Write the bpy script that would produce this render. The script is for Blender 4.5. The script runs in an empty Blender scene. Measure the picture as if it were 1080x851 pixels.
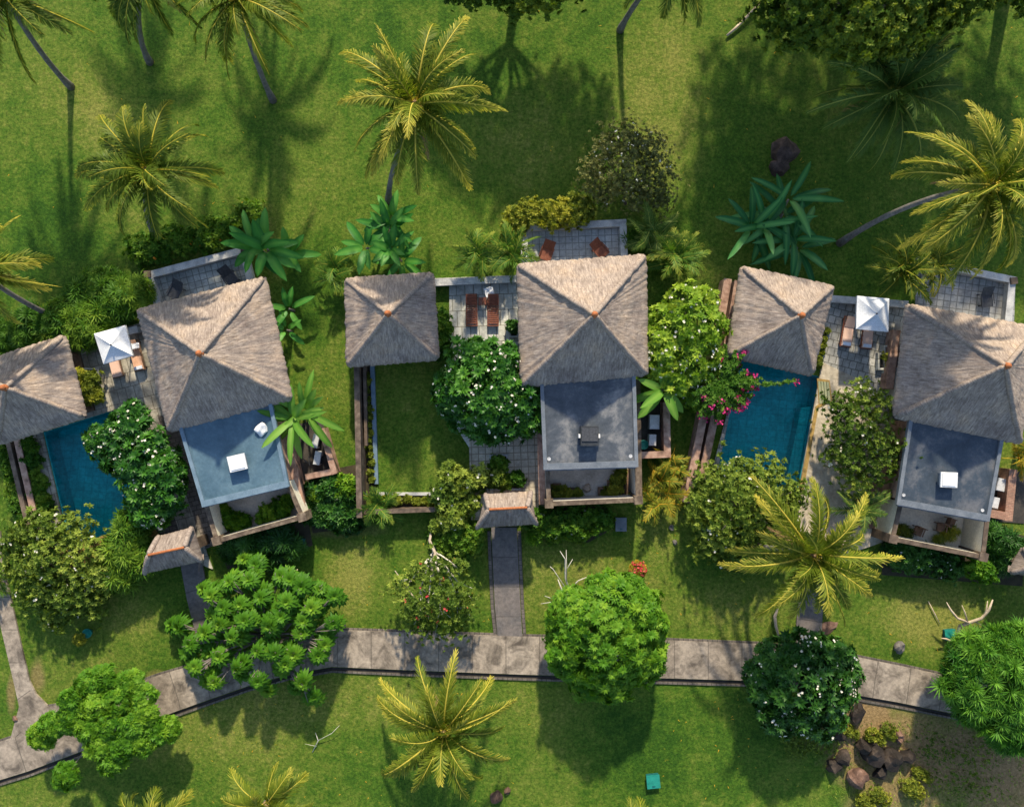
import bpy, math, random
import numpy as np
from mathutils import Vector, noise
from mathutils.geometry import tessellate_polygon
PI=math.pi
scene=bpy.context.scene
C=scene.collection
H=50.0; S=16.5
def P(px,py,z=0.0):
    f=(H-z)/H/S
    return Vector(((px-540)*f,-(py-425.5)*f,z))
# ------------------------------------------------------------------ materials
MATS={}
def newmat(name):
    m=bpy.data.materials.new(name); m.use_nodes=True
    nt=m.node_tree; b=nt.nodes['Principled BSDF']; MATS[name]=m
    return m,nt,b
def N(nt,t,**k):
    n=nt.nodes.new(t)
    for a,v in k.items():
        if a.startswith('i_'):
            key=a[2:]; key=int(key) if key.isdigit() else key.replace('_',' ')
            n.inputs[key].default_value=v
        else: setattr(n,a,v)
    return n
def ramp(nt,fac,stops):
    r=nt.nodes.new('ShaderNodeValToRGB'); e=r.color_ramp.elements
    while len(e)<len(stops): e.new(0.5)
    for i,(p,c) in enumerate(stops):
        e[i].position=p; e[i].color=(c[0],c[1],c[2],1)
    nt.links.new(fac,r.inputs[0]); return r.outputs[0]
def coords(nt,kind='Object',scale=(1,1,1),rot=0.0):
    tc=nt.nodes.new('ShaderNodeTexCoord'); mp=nt.nodes.new('ShaderNodeMapping')
    mp.inputs['Scale'].default_value=scale; mp.inputs['Rotation'].default_value=(0,0,rot)
    nt.links.new(tc.outputs[kind],mp.inputs[0]); return mp.outputs[0]
def worldpos(nt,scale=(1,1,1),rot=0.0):
    g=nt.nodes.new('ShaderNodeNewGeometry'); mp=nt.nodes.new('ShaderNodeMapping')
    mp.inputs['Scale'].default_value=scale; mp.inputs['Rotation'].default_value=(0,0,rot)
    nt.links.new(g.outputs['Position'],mp.inputs[0]); return mp.outputs[0]
def noise_(nt,vec,scale,detail=4,rough=.55,dist=0):
    n=N(nt,'ShaderNodeTexNoise'); n.inputs['Scale'].default_value=scale; n.inputs['Detail'].default_value=detail
    n.inputs['Roughness'].default_value=rough; n.inputs['Distortion'].default_value=dist
    nt.links.new(vec,n.inputs['Vector']); return n.outputs['Fac']
def mixc(nt,f,a,b,mode='MIX'):
    m=nt.nodes.new('ShaderNodeMix'); m.data_type='RGBA'; m.blend_type=mode
    for i,v in ((0,f),(6,a),(7,b)):
        if isinstance(v,(int,float)): m.inputs[i].default_value=v
        elif isinstance(v,(tuple,list)): m.inputs[i].default_value=(v[0],v[1],v[2],1)
        else: nt.links.new(v,m.inputs[i])
    return m.outputs[2]
def mth(nt,op,a,b=0.0,clamp=False):
    m=nt.nodes.new('ShaderNodeMath'); m.operation=op; m.use_clamp=clamp
    for i,v in ((0,a),(1,b)):
        if isinstance(v,(int,float)): m.inputs[i].default_value=v
        else: nt.links.new(v,m.inputs[i])
    return m.outputs[0]
def bump(nt,b,h,strength=.4,dist=.05):
    n=nt.nodes.new('ShaderNodeBump'); n.inputs['Strength'].default_value=strength; n.inputs['Distance'].default_value=dist
    nt.links.new(h,n.inputs['Height']); nt.links.new(n.outputs[0],b.inputs['Normal'])
def mottled(name,c1,c2,scale=2,rough=.8,c3=None,bmp=.3,bs=None,spec=.3,mid=.5):
    m,nt,b=newmat(name); v=worldpos(nt)
    n=noise_(nt,v,scale,6,.6); f=noise_(nt,v,scale*9,3,.6)
    st=[(.3,c1),(.7,c2)] if c3 is None else [(.3,c1),(mid,c2),(.7,c3)]
    col=ramp(nt,n,st)
    g=ramp(nt,f,[(.2,(.72,.72,.72)),(.8,(1.2,1.2,1.2))])
    nt.links.new(mixc(nt,1.0,col,g,'MULTIPLY'),b.inputs['Base Color'])
    b.inputs['Roughness'].default_value=rough; b.inputs['Specular IOR Level'].default_value=spec
    if bmp: bump(nt,b,f,bmp,.03)
    return m
def leafmat(name,c1,c2,c3,trans=.28,rough=.45,spec=.35):
    spec*=.45; rough+=.12
    m,nt,b=newmat(name)
    a=N(nt,'ShaderNodeAttribute',attribute_name='tint')
    col=ramp(nt,a.outputs['Fac'],[(0.0,c1),(.5,c2),(1.0,c3)])
    nt.links.new(col,b.inputs['Base Color']); b.inputs['Roughness'].default_value=rough
    b.inputs['Specular IOR Level'].default_value=spec
    t=N(nt,'ShaderNodeBsdfTranslucent')
    tc=mixc(nt,1.0,col,(1.7,1.7,.8),'MULTIPLY'); nt.links.new(tc,t.inputs[0])
    mx=N(nt,'ShaderNodeMixShader'); mx.inputs[0].default_value=trans
    nt.links.new(b.outputs[0],mx.inputs[1]); nt.links.new(t.outputs[0],mx.inputs[2])
    nt.links.new(mx.outputs[0],nt.nodes['Material Output'].inputs[0])
    return m
def tiles(name,c1,c2,mortar,w,h,rot=0.0,dirt=(.12,.11,.08),dirtamt=.5,off=.0,rough=.75,uv=False,ms=.03,sc=.5):
    m,nt,b=newmat(name); v=coords(nt,'UV') if uv else worldpos(nt,rot=rot)
    br=N(nt,'ShaderNodeTexBrick'); br.offset=off; br.inputs['Scale'].default_value=1
    br.inputs['Brick Width'].default_value=w; br.inputs['Row Height'].default_value=h
    br.inputs['Mortar Size'].default_value=ms; br.inputs['Mortar Smooth'].default_value=.3
    br.inputs['Color1'].default_value=(*c1,1); br.inputs['Color2'].default_value=(*c2,1); br.inputs['Mortar'].default_value=(*mortar,1)
    nt.links.new(v,br.inputs['Vector'])
    g=worldpos(nt)
    n=noise_(nt,g,sc,7,.68,.6); n2=noise_(nt,g,5,5,.65)
    f=mth(nt,'MULTIPLY',ramp(nt,n,[(.42,(0,0,0)),(.66,(1,1,1))]),dirtamt)
    col=mixc(nt,f,br.outputs['Color'],dirt)
    g2=ramp(nt,n2,[(.25,(.6,.6,.6)),(.75,(1.25,1.25,1.25))])
    nt.links.new(mixc(nt,1.0,col,g2,'MULTIPLY'),b.inputs['Base Color'])
    b.inputs['Roughness'].default_value=rough
    bump(nt,b,mth(nt,'SUBTRACT',n2,mth(nt,'MULTIPLY',br.outputs['Fac'],.8)),.4,.02)
    return m
# lawn: patches in ground metres, (px,py,rx,ry,amount,kind)
def lawnmat():
    m,nt,b=newmat('lawn_grass'); v=worldpos(nt)
    big=noise_(nt,v,.085,5,.6,.4); mid=noise_(nt,v,.55,6,.66); fine=noise_(nt,v,5.5,5,.75); finer=noise_(nt,v,19,3,.8)
    vs=worldpos(nt,scale=(1.5,.22,1),rot=.06); streak=noise_(nt,vs,1.1,4,.65)
    s=mth(nt,'ADD',mth(nt,'MULTIPLY',big,.50),mth(nt,'MULTIPLY',mid,.40))
    s=mth(nt,'ADD',s,mth(nt,'MULTIPLY',streak,.16))
    def patches(lst):
        tot=None
        for (px,py,rx,ry,amt) in lst:
            p=P(px,py); q=N(nt,'ShaderNodeVectorMath',operation='SUBTRACT'); nt.links.new(v,q.inputs[0]); q.inputs[1].default_value=p
            d=N(nt,'ShaderNodeVectorMath',operation='MULTIPLY'); nt.links.new(q.outputs[0],d.inputs[0]); d.inputs[1].default_value=(S/rx,S/ry,0)
            l=N(nt,'ShaderNodeVectorMath',operation='LENGTH'); nt.links.new(d.outputs[0],l.inputs[0])
            k=mth(nt,'ADD',l.outputs['Value'],mth(nt,'MULTIPLY',mth(nt,'SUBTRACT',mid,.5),1.9))
            mr=N(nt,'ShaderNodeMapRange'); mr.inputs['From Min'].default_value=1.15; mr.inputs['From Max'].default_value=.45
            mr.inputs['To Max'].default_value=amt; nt.links.new(k,mr.inputs['Value'])
            tot=mr.outputs[0] if tot is None else mth(nt,'MAXIMUM',tot,mr.outputs[0])
        return tot
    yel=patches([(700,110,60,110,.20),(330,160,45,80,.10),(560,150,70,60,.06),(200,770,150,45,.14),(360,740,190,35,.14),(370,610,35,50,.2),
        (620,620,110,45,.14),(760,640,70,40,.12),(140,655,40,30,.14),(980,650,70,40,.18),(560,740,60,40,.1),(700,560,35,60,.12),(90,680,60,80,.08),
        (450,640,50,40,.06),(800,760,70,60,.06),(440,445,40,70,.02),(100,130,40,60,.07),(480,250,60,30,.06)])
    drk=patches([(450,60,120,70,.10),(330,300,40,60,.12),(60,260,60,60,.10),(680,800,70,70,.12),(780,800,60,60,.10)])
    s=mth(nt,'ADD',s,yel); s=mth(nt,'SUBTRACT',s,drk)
    clump=noise_(nt,v,1.7,4,.7)
    clump2=noise_(nt,v,3.4,3,.75)
    s=mth(nt,'ADD',s,mth(nt,'MULTIPLY',mth(nt,'SUBTRACT',clump,.5),.34))
    s=mth(nt,'ADD',s,mth(nt,'MULTIPLY',mth(nt,'SUBTRACT',clump2,.5),.26))
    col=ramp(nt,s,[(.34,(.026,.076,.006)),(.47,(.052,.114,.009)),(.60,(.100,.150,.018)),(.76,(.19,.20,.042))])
    g=ramp(nt,fine,[(.32,(.42,.50,.42)),(.5,(1,1,1)),(.68,(1.65,1.5,1.7))])
    col=mixc(nt,1.0,col,g,'MULTIPLY')
    g=ramp(nt,finer,[(.3,(.72,.74,.7)),(.7,(1.25,1.25,1.25))])
    col=mixc(nt,1.0,col,g,'MULTIPLY')
    soil=patches([(985,800,80,60,.95),(1060,815,70,55,1.0),(915,765,60,60,.95),(930,830,40,40,.8),(960,760,50,14,.6),(835,760,25,16,.3),(330,500,30,40,.3),(165,715,14,8,.6),(40,712,8,26,.6),(12,730,5,24,.6),(345,560,60,8,.4),(430,690,40,5,.3)])
    col=mixc(nt,soil,col,ramp(nt,fine,[(.3,(.13,.085,.035)),(.7,(.38,.26,.13))]))
    nt.links.new(col,b.inputs['Base Color']); b.inputs['Roughness'].default_value=.9; b.inputs['Specular IOR Level'].default_value=.15
    bump(nt,b,mth(nt,'ADD',fine,mth(nt,'MULTIPLY',finer,.7)),.9,.07)
    return m
def thatchmat(name,k=1.0,warm=1.0):
    m,nt,b=newmat(name)
    v=coords(nt,'UV',(9,1.7,1)); n=noise_(nt,v,1.0,6,.75,.7)
    v2=coords(nt,'UV',(.6,.6,1)); n2=noise_(nt,v2,1.0,5,.6)
    v3=coords(nt,'UV',(3,9,1)); n3=noise_(nt,v3,1.3,4,.7)
    s=mth(nt,'ADD',mth(nt,'MULTIPLY',n,.8),mth(nt,'MULTIPLY',n3,.2))
    col=ramp(nt,s,[(.33,(.125*k,.098*k,.082*k)),(.5,(.262*k,.215*k,.183*k)),(.66,(.44*k,.37*k,.315*k))])
    st=ramp(nt,n2,[(.3,(.66,.64,.66)),(.5,(1,1,1)),(.72,(1.25,1.16,1.02))])
    col=mixc(nt,1.0,col,st,'MULTIPLY')
    nt.links.new(col,b.inputs['Base Color']); b.inputs['Roughness'].default_value=.95; b.inputs['Specular IOR Level'].default_value=.1
    bump(nt,b,s,.8,.03); return m
def watermat():
    m,nt,b=newmat('pool_water')
    for n in list(nt.nodes):
        if n.type!='OUTPUT_MATERIAL': nt.nodes.remove(n)
    t=N(nt,'ShaderNodeBsdfTransparent'); t.inputs[0].default_value=(.42,.86,.86,1)
    g=N(nt,'ShaderNodeBsdfGlossy'); g.inputs['Roughness'].default_value=.04
    f=N(nt,'ShaderNodeFresnel'); f.inputs['IOR'].default_value=1.33
    v=worldpos(nt); n=noise_(nt,v,2.2,3,.5,.6)
    bp=N(nt,'ShaderNodeBump'); bp.inputs['Strength'].default_value=.35; bp.inputs['Distance'].default_value=.06
    nt.links.new(n,bp.inputs['Height'])
    nt.links.new(bp.outputs[0],g.inputs['Normal']); nt.links.new(bp.outputs[0],f.inputs['Normal'])
    mx=N(nt,'ShaderNodeMixShader'); nt.links.new(f.outputs[0],mx.inputs[0]); nt.links.new(t.outputs[0],mx.inputs[1]); nt.links.new(g.outputs[0],mx.inputs[2])
    nt.links.new(mx.outputs[0],nt.nodes['Material Output'].inputs[0]); return m
def stripemat(name,c1,c2,freq):
    m,nt,b=newmat(name); tc=N(nt,'ShaderNodeTexCoord'); w=N(nt,'ShaderNodeTexWave',wave_type='BANDS',bands_direction='X')
    w.inputs['Scale'].default_value=freq; nt.links.new(tc.outputs['Object'],w.inputs['Vector'])
    nt.links.new(ramp(nt,w.outputs['Fac'],[(.42,c1),(.58,c2)]),b.inputs['Base Color']); b.inputs['Roughness'].default_value=.9
    return m
def membrane(name,c1,c2,c3,spec=.4):
    m,nt,b=newmat(name); v=worldpos(nt)
    n=noise_(nt,v,.55,8,.7,.25); n2=noise_(nt,v,6,4,.6); n3=noise_(nt,v,26,2,.5)
    col=ramp(nt,n,[(.34,c1),(.5,c2),(.64,c3)])
    col=mixc(nt,1.0,col,ramp(nt,n2,[(.25,(.8,.8,.8)),(.75,(1.14,1.14,1.14))]),'MULTIPLY')
    col=mixc(nt,mth(nt,'MULTIPLY',ramp(nt,n3,[(.70,(0,0,0)),(.74,(1,1,1))]),.45),col,(.45,.47,.5))
    nt.links.new(col,b.inputs['Base Color']); b.inputs['Roughness'].default_value=.5; b.inputs['Specular IOR Level'].default_value=spec
    bump(nt,b,n,.15,.05); return m
lawnmat(); watermat()
thatchmat('thatch',1.0); thatchmat('thatch_dark',.85)
M=MATS
mottled('plaster',(.42,.39,.34),(.60,.57,.50),1.5)
mottled('stone_cap',(.24,.245,.245),(.44,.44,.43),1.6,c3=(.56,.55,.52))
mottled('brick_cap',(.13,.08,.055),(.33,.20,.145),2.4,c3=(.46,.32,.24))
mottled('dark_wall',(.045,.034,.026),(.11,.08,.058),1.8,c3=(.20,.15,.11))
mottled('weathered_cap',(.05,.036,.026),(.12,.088,.062),2.6,c3=(.25,.195,.135))
mottled('dark_floor',(.03,.028,.026),(.07,.06,.05),1.5)
mottled('planter_soil',(.035,.025,.015),(.08,.058,.035),2.5)
mottled('bed_soil',(.025,.022,.012),(.07,.055,.03),1.6)
mottled('court_floor',(.36,.33,.28),(.54,.50,.43),.9,c3=(.64,.60,.52))
mottled('court_floor_pale',(.58,.54,.44),(.76,.71,.58),.8)
mottled('step_stone',(.20,.24,.15),(.36,.36,.22),2.5)
mottled('cream',(.58,.54,.42),(.72,.68,.55),1.2)
mottled('ochre_coping',(.22,.15,.05),(.40,.26,.08),2.5)
mottled('teak',(.14,.045,.025),(.24,.085,.05),6)
mottled('wood_brown',(.12,.07,.045),(.22,.14,.09),5)
mottled('charcoal_weave',(.03,.033,.04),(.07,.075,.085),8)
mottled('terracotta',(.22,.075,.03),(.42,.14,.045),8,bmp=.1)
mottled('white_paint',(.62,.63,.63),(.80,.80,.80),3,bmp=.05)
mottled('canvas',(.60,.62,.64),(.72,.74,.76),1.5,bmp=.05)
mottled('towel',(.66,.70,.78),(.80,.84,.9),5)
mottled('unit_grey',(.42,.43,.44),(.60,.61,.62),3)
mottled('metal_dark',(.02,.024,.028),(.045,.05,.056),4,rough=.5)
mottled('trim_blue',(.10,.16,.21),(.17,.24,.30),2,rough=.5)
mottled('trim_grey',(.10,.12,.145),(.18,.20,.225),2,rough=.5)
mottled('teal_plastic',(.01,.16,.13),(.02,.26,.20),3,rough=.5)
mottled('teal_dark',(.005,.07,.075),(.01,.11,.11),3,rough=.5)
mottled('bark_grey',(.10,.085,.07),(.22,.19,.165),3.5)
mottled('palm_bark',(.085,.08,.075),(.20,.185,.17),6)
mottled('bark_pale',(.30,.24,.18),(.50,.42,.33),3)
mottled('driftwood',(.34,.26,.17),(.60,.50,.37),4)
mottled('dead_white',(.42,.40,.33),(.66,.63,.54),4)
mottled('rock_dark',(.008,.006,.005),(.020,.015,.012),1.5,c3=(.065,.048,.038),bmp=.8)
mottled('rock_brown',(.025,.015,.012),(.06,.038,.03),2,c3=(.13,.085,.07),bmp=.8)
mottled('rock_red',(.05,.028,.02),(.12,.068,.048),2,c3=(.24,.15,.11),bmp=.8)
mottled('pebble',(.06,.055,.05),(.18,.165,.15),4)
mottled('coir',(.16,.10,.05),(.3,.2,.1),8)
mottled('coconut',(.25,.13,.03),(.45,.25,.06),8)
tiles('pool_tile',(.04,.55,.60),(.05,.62,.66),(.03,.48,.52),.5,.5,.1,dirt=(.02,.28,.31),dirtamt=.5)
tiles('pool_tile_pale',(.08,.62,.62),(.10,.68,.66),(.05,.5,.5),.5,.5,.1,dirt=(.02,.25,.27),dirtamt=.4)
RA,RB,RC=-.255,-.035,.13
tiles('tile_terrace_left',(.30,.33,.32),(.42,.44,.41),(.18,.19,.18),.42,.42,RA,dirt=(.14,.13,.11),dirtamt=.5)
tiles('tile_terrace_mid',(.34,.37,.38),(.46,.48,.47),(.2,.21,.21),.42,.42,RB,dirt=(.36,.34,.29),dirtamt=.5)
tiles('tile_terrace_right',(.30,.30,.29),(.42,.42,.40),(.16,.16,.15),.42,.42,RC,dirt=(.14,.13,.11),dirtamt=.4)
tiles('stone_left',(.36,.34,.28),(.52,.48,.39),(.2,.18,.14),.55,.9,RA,dirt=(.09,.08,.06),dirtamt=.75,off=.3,sc=.7)
tiles('stone_mid',(.44,.45,.41),(.62,.62,.55),(.2,.19,.15),.55,1.0,RB,dirt=(.15,.15,.13),dirtamt=.6,off=.5)
tiles('stone_mid_beige',(.48,.43,.33),(.60,.54,.42),(.25,.21,.15),.45,.45,RB,dirt=(.2,.17,.12),dirtamt=.55)
tiles('stone_right',(.32,.32,.29),(.46,.45,.41),(.13,.13,.11),.45,.5,RC+.12,dirt=(.12,.11,.09),dirtamt=.4,off=.5)
tiles('stone_right_beige',(.46,.40,.30),(.56,.50,.39),(.36,.31,.23),1.6,1.4,RC,dirt=(.24,.19,.13),dirtamt=.7,sc=.9,ms=.01)
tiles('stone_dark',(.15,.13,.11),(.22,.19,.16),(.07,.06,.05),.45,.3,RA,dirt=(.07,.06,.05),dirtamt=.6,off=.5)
tiles('brick_red',(.34,.17,.11),(.42,.24,.16),(.2,.13,.09),.25,.1,RC,dirt=(.12,.07,.05),dirtamt=.5,off=.5,ms=.012)
tiles('path_slab',(.29,.24,.185),(.36,.305,.24),(.16,.135,.105),2.15,4.0,uv=True,dirt=(.075,.06,.045),dirtamt=.95,sc=.9,ms=.035)
tiles('path_grey',(.15,.13,.12),(.185,.165,.15),(.08,.07,.06),1.9,4.0,uv=True,dirt=(.08,.078,.08),dirtamt=.7,sc=1.0,ms=.03)
tiles('kerb_block',(.10,.08,.07),(.17,.145,.12),(.05,.045,.035),.31,.5,uv=True,dirt=(.05,.05,.04),dirtamt=.8,ms=.03)
membrane('roof_blue',(.045,.092,.128),(.070,.130,.175),(.10,.17,.215))
membrane('roof_grey',(.035,.045,.058),(.070,.082,.098),(.20,.20,.20))
membrane('roof_navy',(.024,.036,.052),(.042,.058,.078),(.115,.12,.13))
stripemat('mattress_stripe',(.62,.33,.22),(.72,.56,.46),11)
mottled('mattress_orange',(.55,.30,.18),(.70,.42,.28),4)
mottled('glass_dark',(.02,.025,.03),(.03,.035,.04),1,rough=.1,bmp=0,spec=.6)
mottled('drain_dark',(.02,.018,.015),(.05,.045,.04),3)
# foliage
leafmat('leaf_plumeria',(.012,.060,.008),(.030,.115,.012),(.085,.22,.022),.2,.33,.5)
leafmat('leaf_deep',(.010,.042,.007),(.022,.082,.010),(.06,.155,.022),.15,.35,.45)
leafmat('leaf_bright',(.030,.110,.006),(.070,.185,.010),(.18,.31,.022),.3,.42)
leafmat('leaf_shower',(.018,.085,.010),(.045,.150,.014),(.14,.30,.03),.25,.42)
leafmat('leaf_lime',(.065,.150,.010),(.145,.260,.018),(.34,.44,.05),.3,.42)
leafmat('leaf_olive',(.050,.100,.012),(.110,.170,.020),(.26,.32,.05),.25)
leafmat('leaf_grey',(.06,.080,.020),(.115,.125,.035),(.22,.23,.07),.2)
leafmat('leaf_yellowish',(.080,.115,.014),(.150,.190,.020),(.33,.32,.035),.3)
leafmat('leaf_hedge',(.024,.085,.007),(.060,.145,.010),(.16,.25,.022),.22)
leafmat('leaf_banana',(.016,.11,.016),(.040,.185,.024),(.12,.32,.05),.3,.35,.5)
leafmat('leaf_banana_blue',(.010,.080,.018),(.018,.125,.028),(.10,.29,.07),.2,.3,.55)
leafmat('leaf_banana_lime',(.05,.15,.02),(.10,.24,.03),(.2,.36,.06),.3,.35)
leafmat('frond_green',(.038,.085,.009),(.11,.155,.014),(.55,.47,.06),.3,.4)
leafmat('frond_gold',(.050,.095,.008),(.135,.175,.014),(.62,.52,.09),.35,.4)
leafmat('frond_dark',(.05,.11,.02),(.10,.17,.028),(.36,.38,.08),.25,.4)
leafmat('frond_dead',(.10,.06,.03),(.19,.12,.055),(.30,.20,.10),.15)
leafmat('frond_areca',(.040,.110,.012),(.085,.175,.020),(.32,.33,.045),.3,.4)
leafmat('leaf_croton',(.06,.12,.012),(.22,.22,.02),(.60,.33,.03),.25)
leafmat('leaf_canopy',(.030,.065,.006),(.070,.125,.010),(.22,.25,.018),.25)
leafmat('petal_white',(.60,.58,.50),(.72,.70,.62),(.80,.74,.60),.2)
leafmat('petal_magenta',(.38,.02,.12),(.55,.03,.19),(.66,.08,.28),.3)
leafmat('petal_red',(.35,.03,.03),(.50,.05,.06),(.58,.13,.10),.2)
leafmat('petal_orange',(.50,.12,.01),(.62,.22,.02),(.72,.35,.04),.2)
leafmat('leaf_bougain',(.035,.11,.012),(.07,.175,.018),(.14,.25,.035),.3)
# ------------------------------------------------------------------ mesh building
WORLD={}
def mk(name,verts,faces,mat,parent=None,tint=None,uv=None,smooth=False,loc=None):
    v=np.asarray(verts,dtype=np.float64).reshape(-1,3)
    if parent is not None: o0=WORLD[parent.name]
    elif loc is not None: o0=Vector(loc)
    else:
        o0=Vector((float(v[:,0].mean()),float(v[:,1].mean()),float(v[:,2].min())))
    v=v-np.array(o0)
    me=bpy.data.meshes.new(name)
    if isinstance(faces,np.ndarray):
        k=faces.shape[1]; me.vertices.add(len(v)); me.vertices.foreach_set('co',v.ravel())
        me.loops.add(faces.size); me.loops.foreach_set('vertex_index',faces.ravel().astype(np.int32))
        me.polygons.add(len(faces)); me.polygons.foreach_set('loop_start',np.arange(0,faces.size,k,dtype=np.int32))
        me.polygons.foreach_set('loop_total',np.full(len(faces),k,dtype=np.int32))
        me.update(calc_edges=True)
    else:
        me.from_pydata([tuple(x) for x in v],[],faces); me.update()
    if tint is not None:
        a=me.attributes.new('tint','FLOAT','POINT'); a.data.foreach_set('value',np.clip(np.asarray(tint,dtype=np.float32),0,1))
    if uv is not None:
        ul=me.uv_layers.new(name='UVMap'); idx=np.empty(len(me.loops),dtype=np.int32); me.loops.foreach_get('vertex_index',idx)
        ul.data.foreach_set('uv',np.asarray(uv,dtype=np.float32)[idx].ravel())
    if smooth: me.polygons.foreach_set('use_smooth',np.ones(len(me.polygons),dtype=bool))
    me.materials.append(MATS[mat])
    o=bpy.data.objects.new(name,me); C.objects.link(o)
    if parent is not None: o.parent=parent; WORLD[o.name]=o0
    else: o.location=o0; WORLD[o.name]=o0
    return o
def tag(o,label=None,cat=None,group=None,kind=None):
    if label: o['label']=label
    if cat: o['category']=cat
    if group: o['group']=group
    if kind: o['kind']=kind
    return o
def thing(name,label,cat,loc,group=None):
    o=bpy.data.objects.new(name,None); C.objects.link(o); o.location=loc; o.empty_display_size=.3
    WORLD[o.name]=Vector(loc); return tag(o,label,cat,group)
class MB:
    def __init__(s): s.v=[]; s.f=[]; s.uv=[]
    def add(s,vs,fs,uv=None):
        n=len(s.v); s.v+= [tuple(x) for x in vs]; s.f+=[tuple(i+n for i in f) for f in fs]
        s.uv+= list(uv) if uv else [(0,0)]*len(vs); return s
    def prism(s,poly,z0,z1):
        n=len(poly); a=sum(poly[i][0]*poly[(i+1)%n][1]-poly[(i+1)%n][0]*poly[i][1] for i in range(n))
        if a<0: poly=poly[::-1]
        vs=[(p[0],p[1],z0) for p in poly]+[(p[0],p[1],z1) for p in poly]
        fs=[tuple(range(n-1,-1,-1)),tuple(range(n,2*n))]+[(i,(i+1)%n,n+(i+1)%n,n+i) for i in range(n)]
        return s.add(vs,fs)
    def box(s,c,d,rot=0,z0=None):
        # c centre xy(z centre), d full dims
        ca,sa=math.cos(rot),math.sin(rot); vs=[]
        for k in (-.5,.5):
            for (i,j) in ((-.5,-.5),(.5,-.5),(.5,.5),(-.5,.5)):
                x,y=i*d[0],j*d[1]; vs.append((c[0]+x*ca-y*sa,c[1]+x*sa+y*ca,c[2]+k*d[2]))
        return s.add(vs,[(3,2,1,0),(4,5,6,7),(0,1,5,4),(1,2,6,5),(2,3,7,6),(3,0,4,7)])
    def strip(s,a,b,w,z0,z1):
        a=Vector((a[0],a[1])); b=Vector((b[0],b[1])); d=(b-a).normalized(); n=Vector((-d.y,d.x))*w/2
        return s.prism([a+n,a-n,b-n,b+n],z0,z1)
    def tube(s,pts,rad,seg=7,cap=True):
        pts=[Vector(p) for p in pts]; n=len(pts); rad=rad if hasattr(rad,'__len__') else [rad]*n
        vs=[]; fs=[]
        t0=(pts[1]-pts[0]).normalized(); u=t0.orthogonal().normalized()
        for i,p in enumerate(pts):
            t=(pts[min(i+1,n-1)]-pts[max(i-1,0)]).normalized(); u=(u-t*u.dot(t)).normalized(); w=t.cross(u)
            for k in range(seg):
                a=2*PI*k/seg; vs.append(p+(u*math.cos(a)+w*math.sin(a))*rad[i])
        for i in range(n-1):
            for k in range(seg):
                a=i*seg+k; b=i*seg+(k+1)%seg; fs.append((a,b,b+seg,a+seg))
        if cap: fs+= [tuple(range(seg-1,-1,-1)),tuple(range((n-1)*seg,n*seg))]
        return s.add(vs,fs)
    def lathe(s,c,prof,seg=16):
        vs=[];fs=[];n=len(prof)
        for r,z in prof:
            for k in range(seg):
                a=2*PI*k/seg; vs.append((c[0]+r*math.cos(a),c[1]+r*math.sin(a),c[2]+z))
        for i in range(n-1):
            for k in range(seg):
                a=i*seg+k;b=i*seg+(k+1)%seg; fs.append((a,b,b+seg,a+seg))
        fs+=[tuple(range(seg-1,-1,-1)),tuple(range((n-1)*seg,n*seg))]
        return s.add(vs,fs)
    def build(s,name,mat,parent=None,smooth=False,uv=False,loc=None):
        return mk(name,s.v,s.f,mat,parent,uv=s.uv if uv else None,smooth=smooth,loc=loc)
def PP(lst,z=0): return [P(x,y,z) for x,y in lst]
def struct(o): o['kind']='structure'; return o
# ------------------------------------------------------------------ terrain
poolA=PP([(46,456),(119,433),(150,549),(74,577)],0)
poolC=PP([(784,370),(866,398),(841,520),(756,500)],0)
R=700
outer=[Vector((-R,-R,0)),Vector((R,-R,0)),Vector((R,R,0)),Vector((-R,R,0))]
polys=[outer,poolA,poolC]; flat=[p for q in polys for p in q]
tris=tessellate_polygon(polys)
tf=[]
for t in tris:
    a,b,c=[flat[i] for i in t]
    tf.append(tuple(t) if (b-a).cross(c-a).z>0 else tuple(t[::-1]))
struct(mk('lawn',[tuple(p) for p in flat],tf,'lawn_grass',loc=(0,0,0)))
def sheet(name,poly,mat,z=.06,z0=-.02): return struct(MB().prism(poly,z0,z).build(name,mat))
# low rough-grass tufts and leaf litter scattered over the lawn would be uncountable
def tufts(seed,n,regions,name,mat,L=.12,label=None,cat='grass',up=.5):
    rng=np.random.default_rng(seed); V=[];F=[];T=[]
    k=0
    allp=[]
    for (x0,y0,x1,y1) in regions:
        m=int(n*(x1-x0)*(y1-y0)/1e4); px=rng.uniform(x0,x1,m); py=rng.uniform(y0,y1,m)
        allp.append(np.stack([(px-540)/S,-(py-425.5)/S,np.zeros(m)],1))
    pos=np.concatenate(allp); m=len(pos)
    az=rng.uniform(0,2*PI,m); l=L*rng.uniform(.5,1.3,m)
    d=np.stack([np.cos(az),np.sin(az),np.full(m,up)],1)*l[:,None]; s=np.stack([-np.sin(az),np.cos(az),np.zeros(m)],1)*.03
    v=np.stack([pos-s,pos+s,pos+d],1).reshape(-1,3); f=np.arange(3*m).reshape(-1,3)
    t=np.repeat(rng.uniform(0,1,m),3)
    o=mk(name,v,f,mat,tint=t,loc=(0,0,0)); tag(o,label,cat,kind='stuff'); return o
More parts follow.
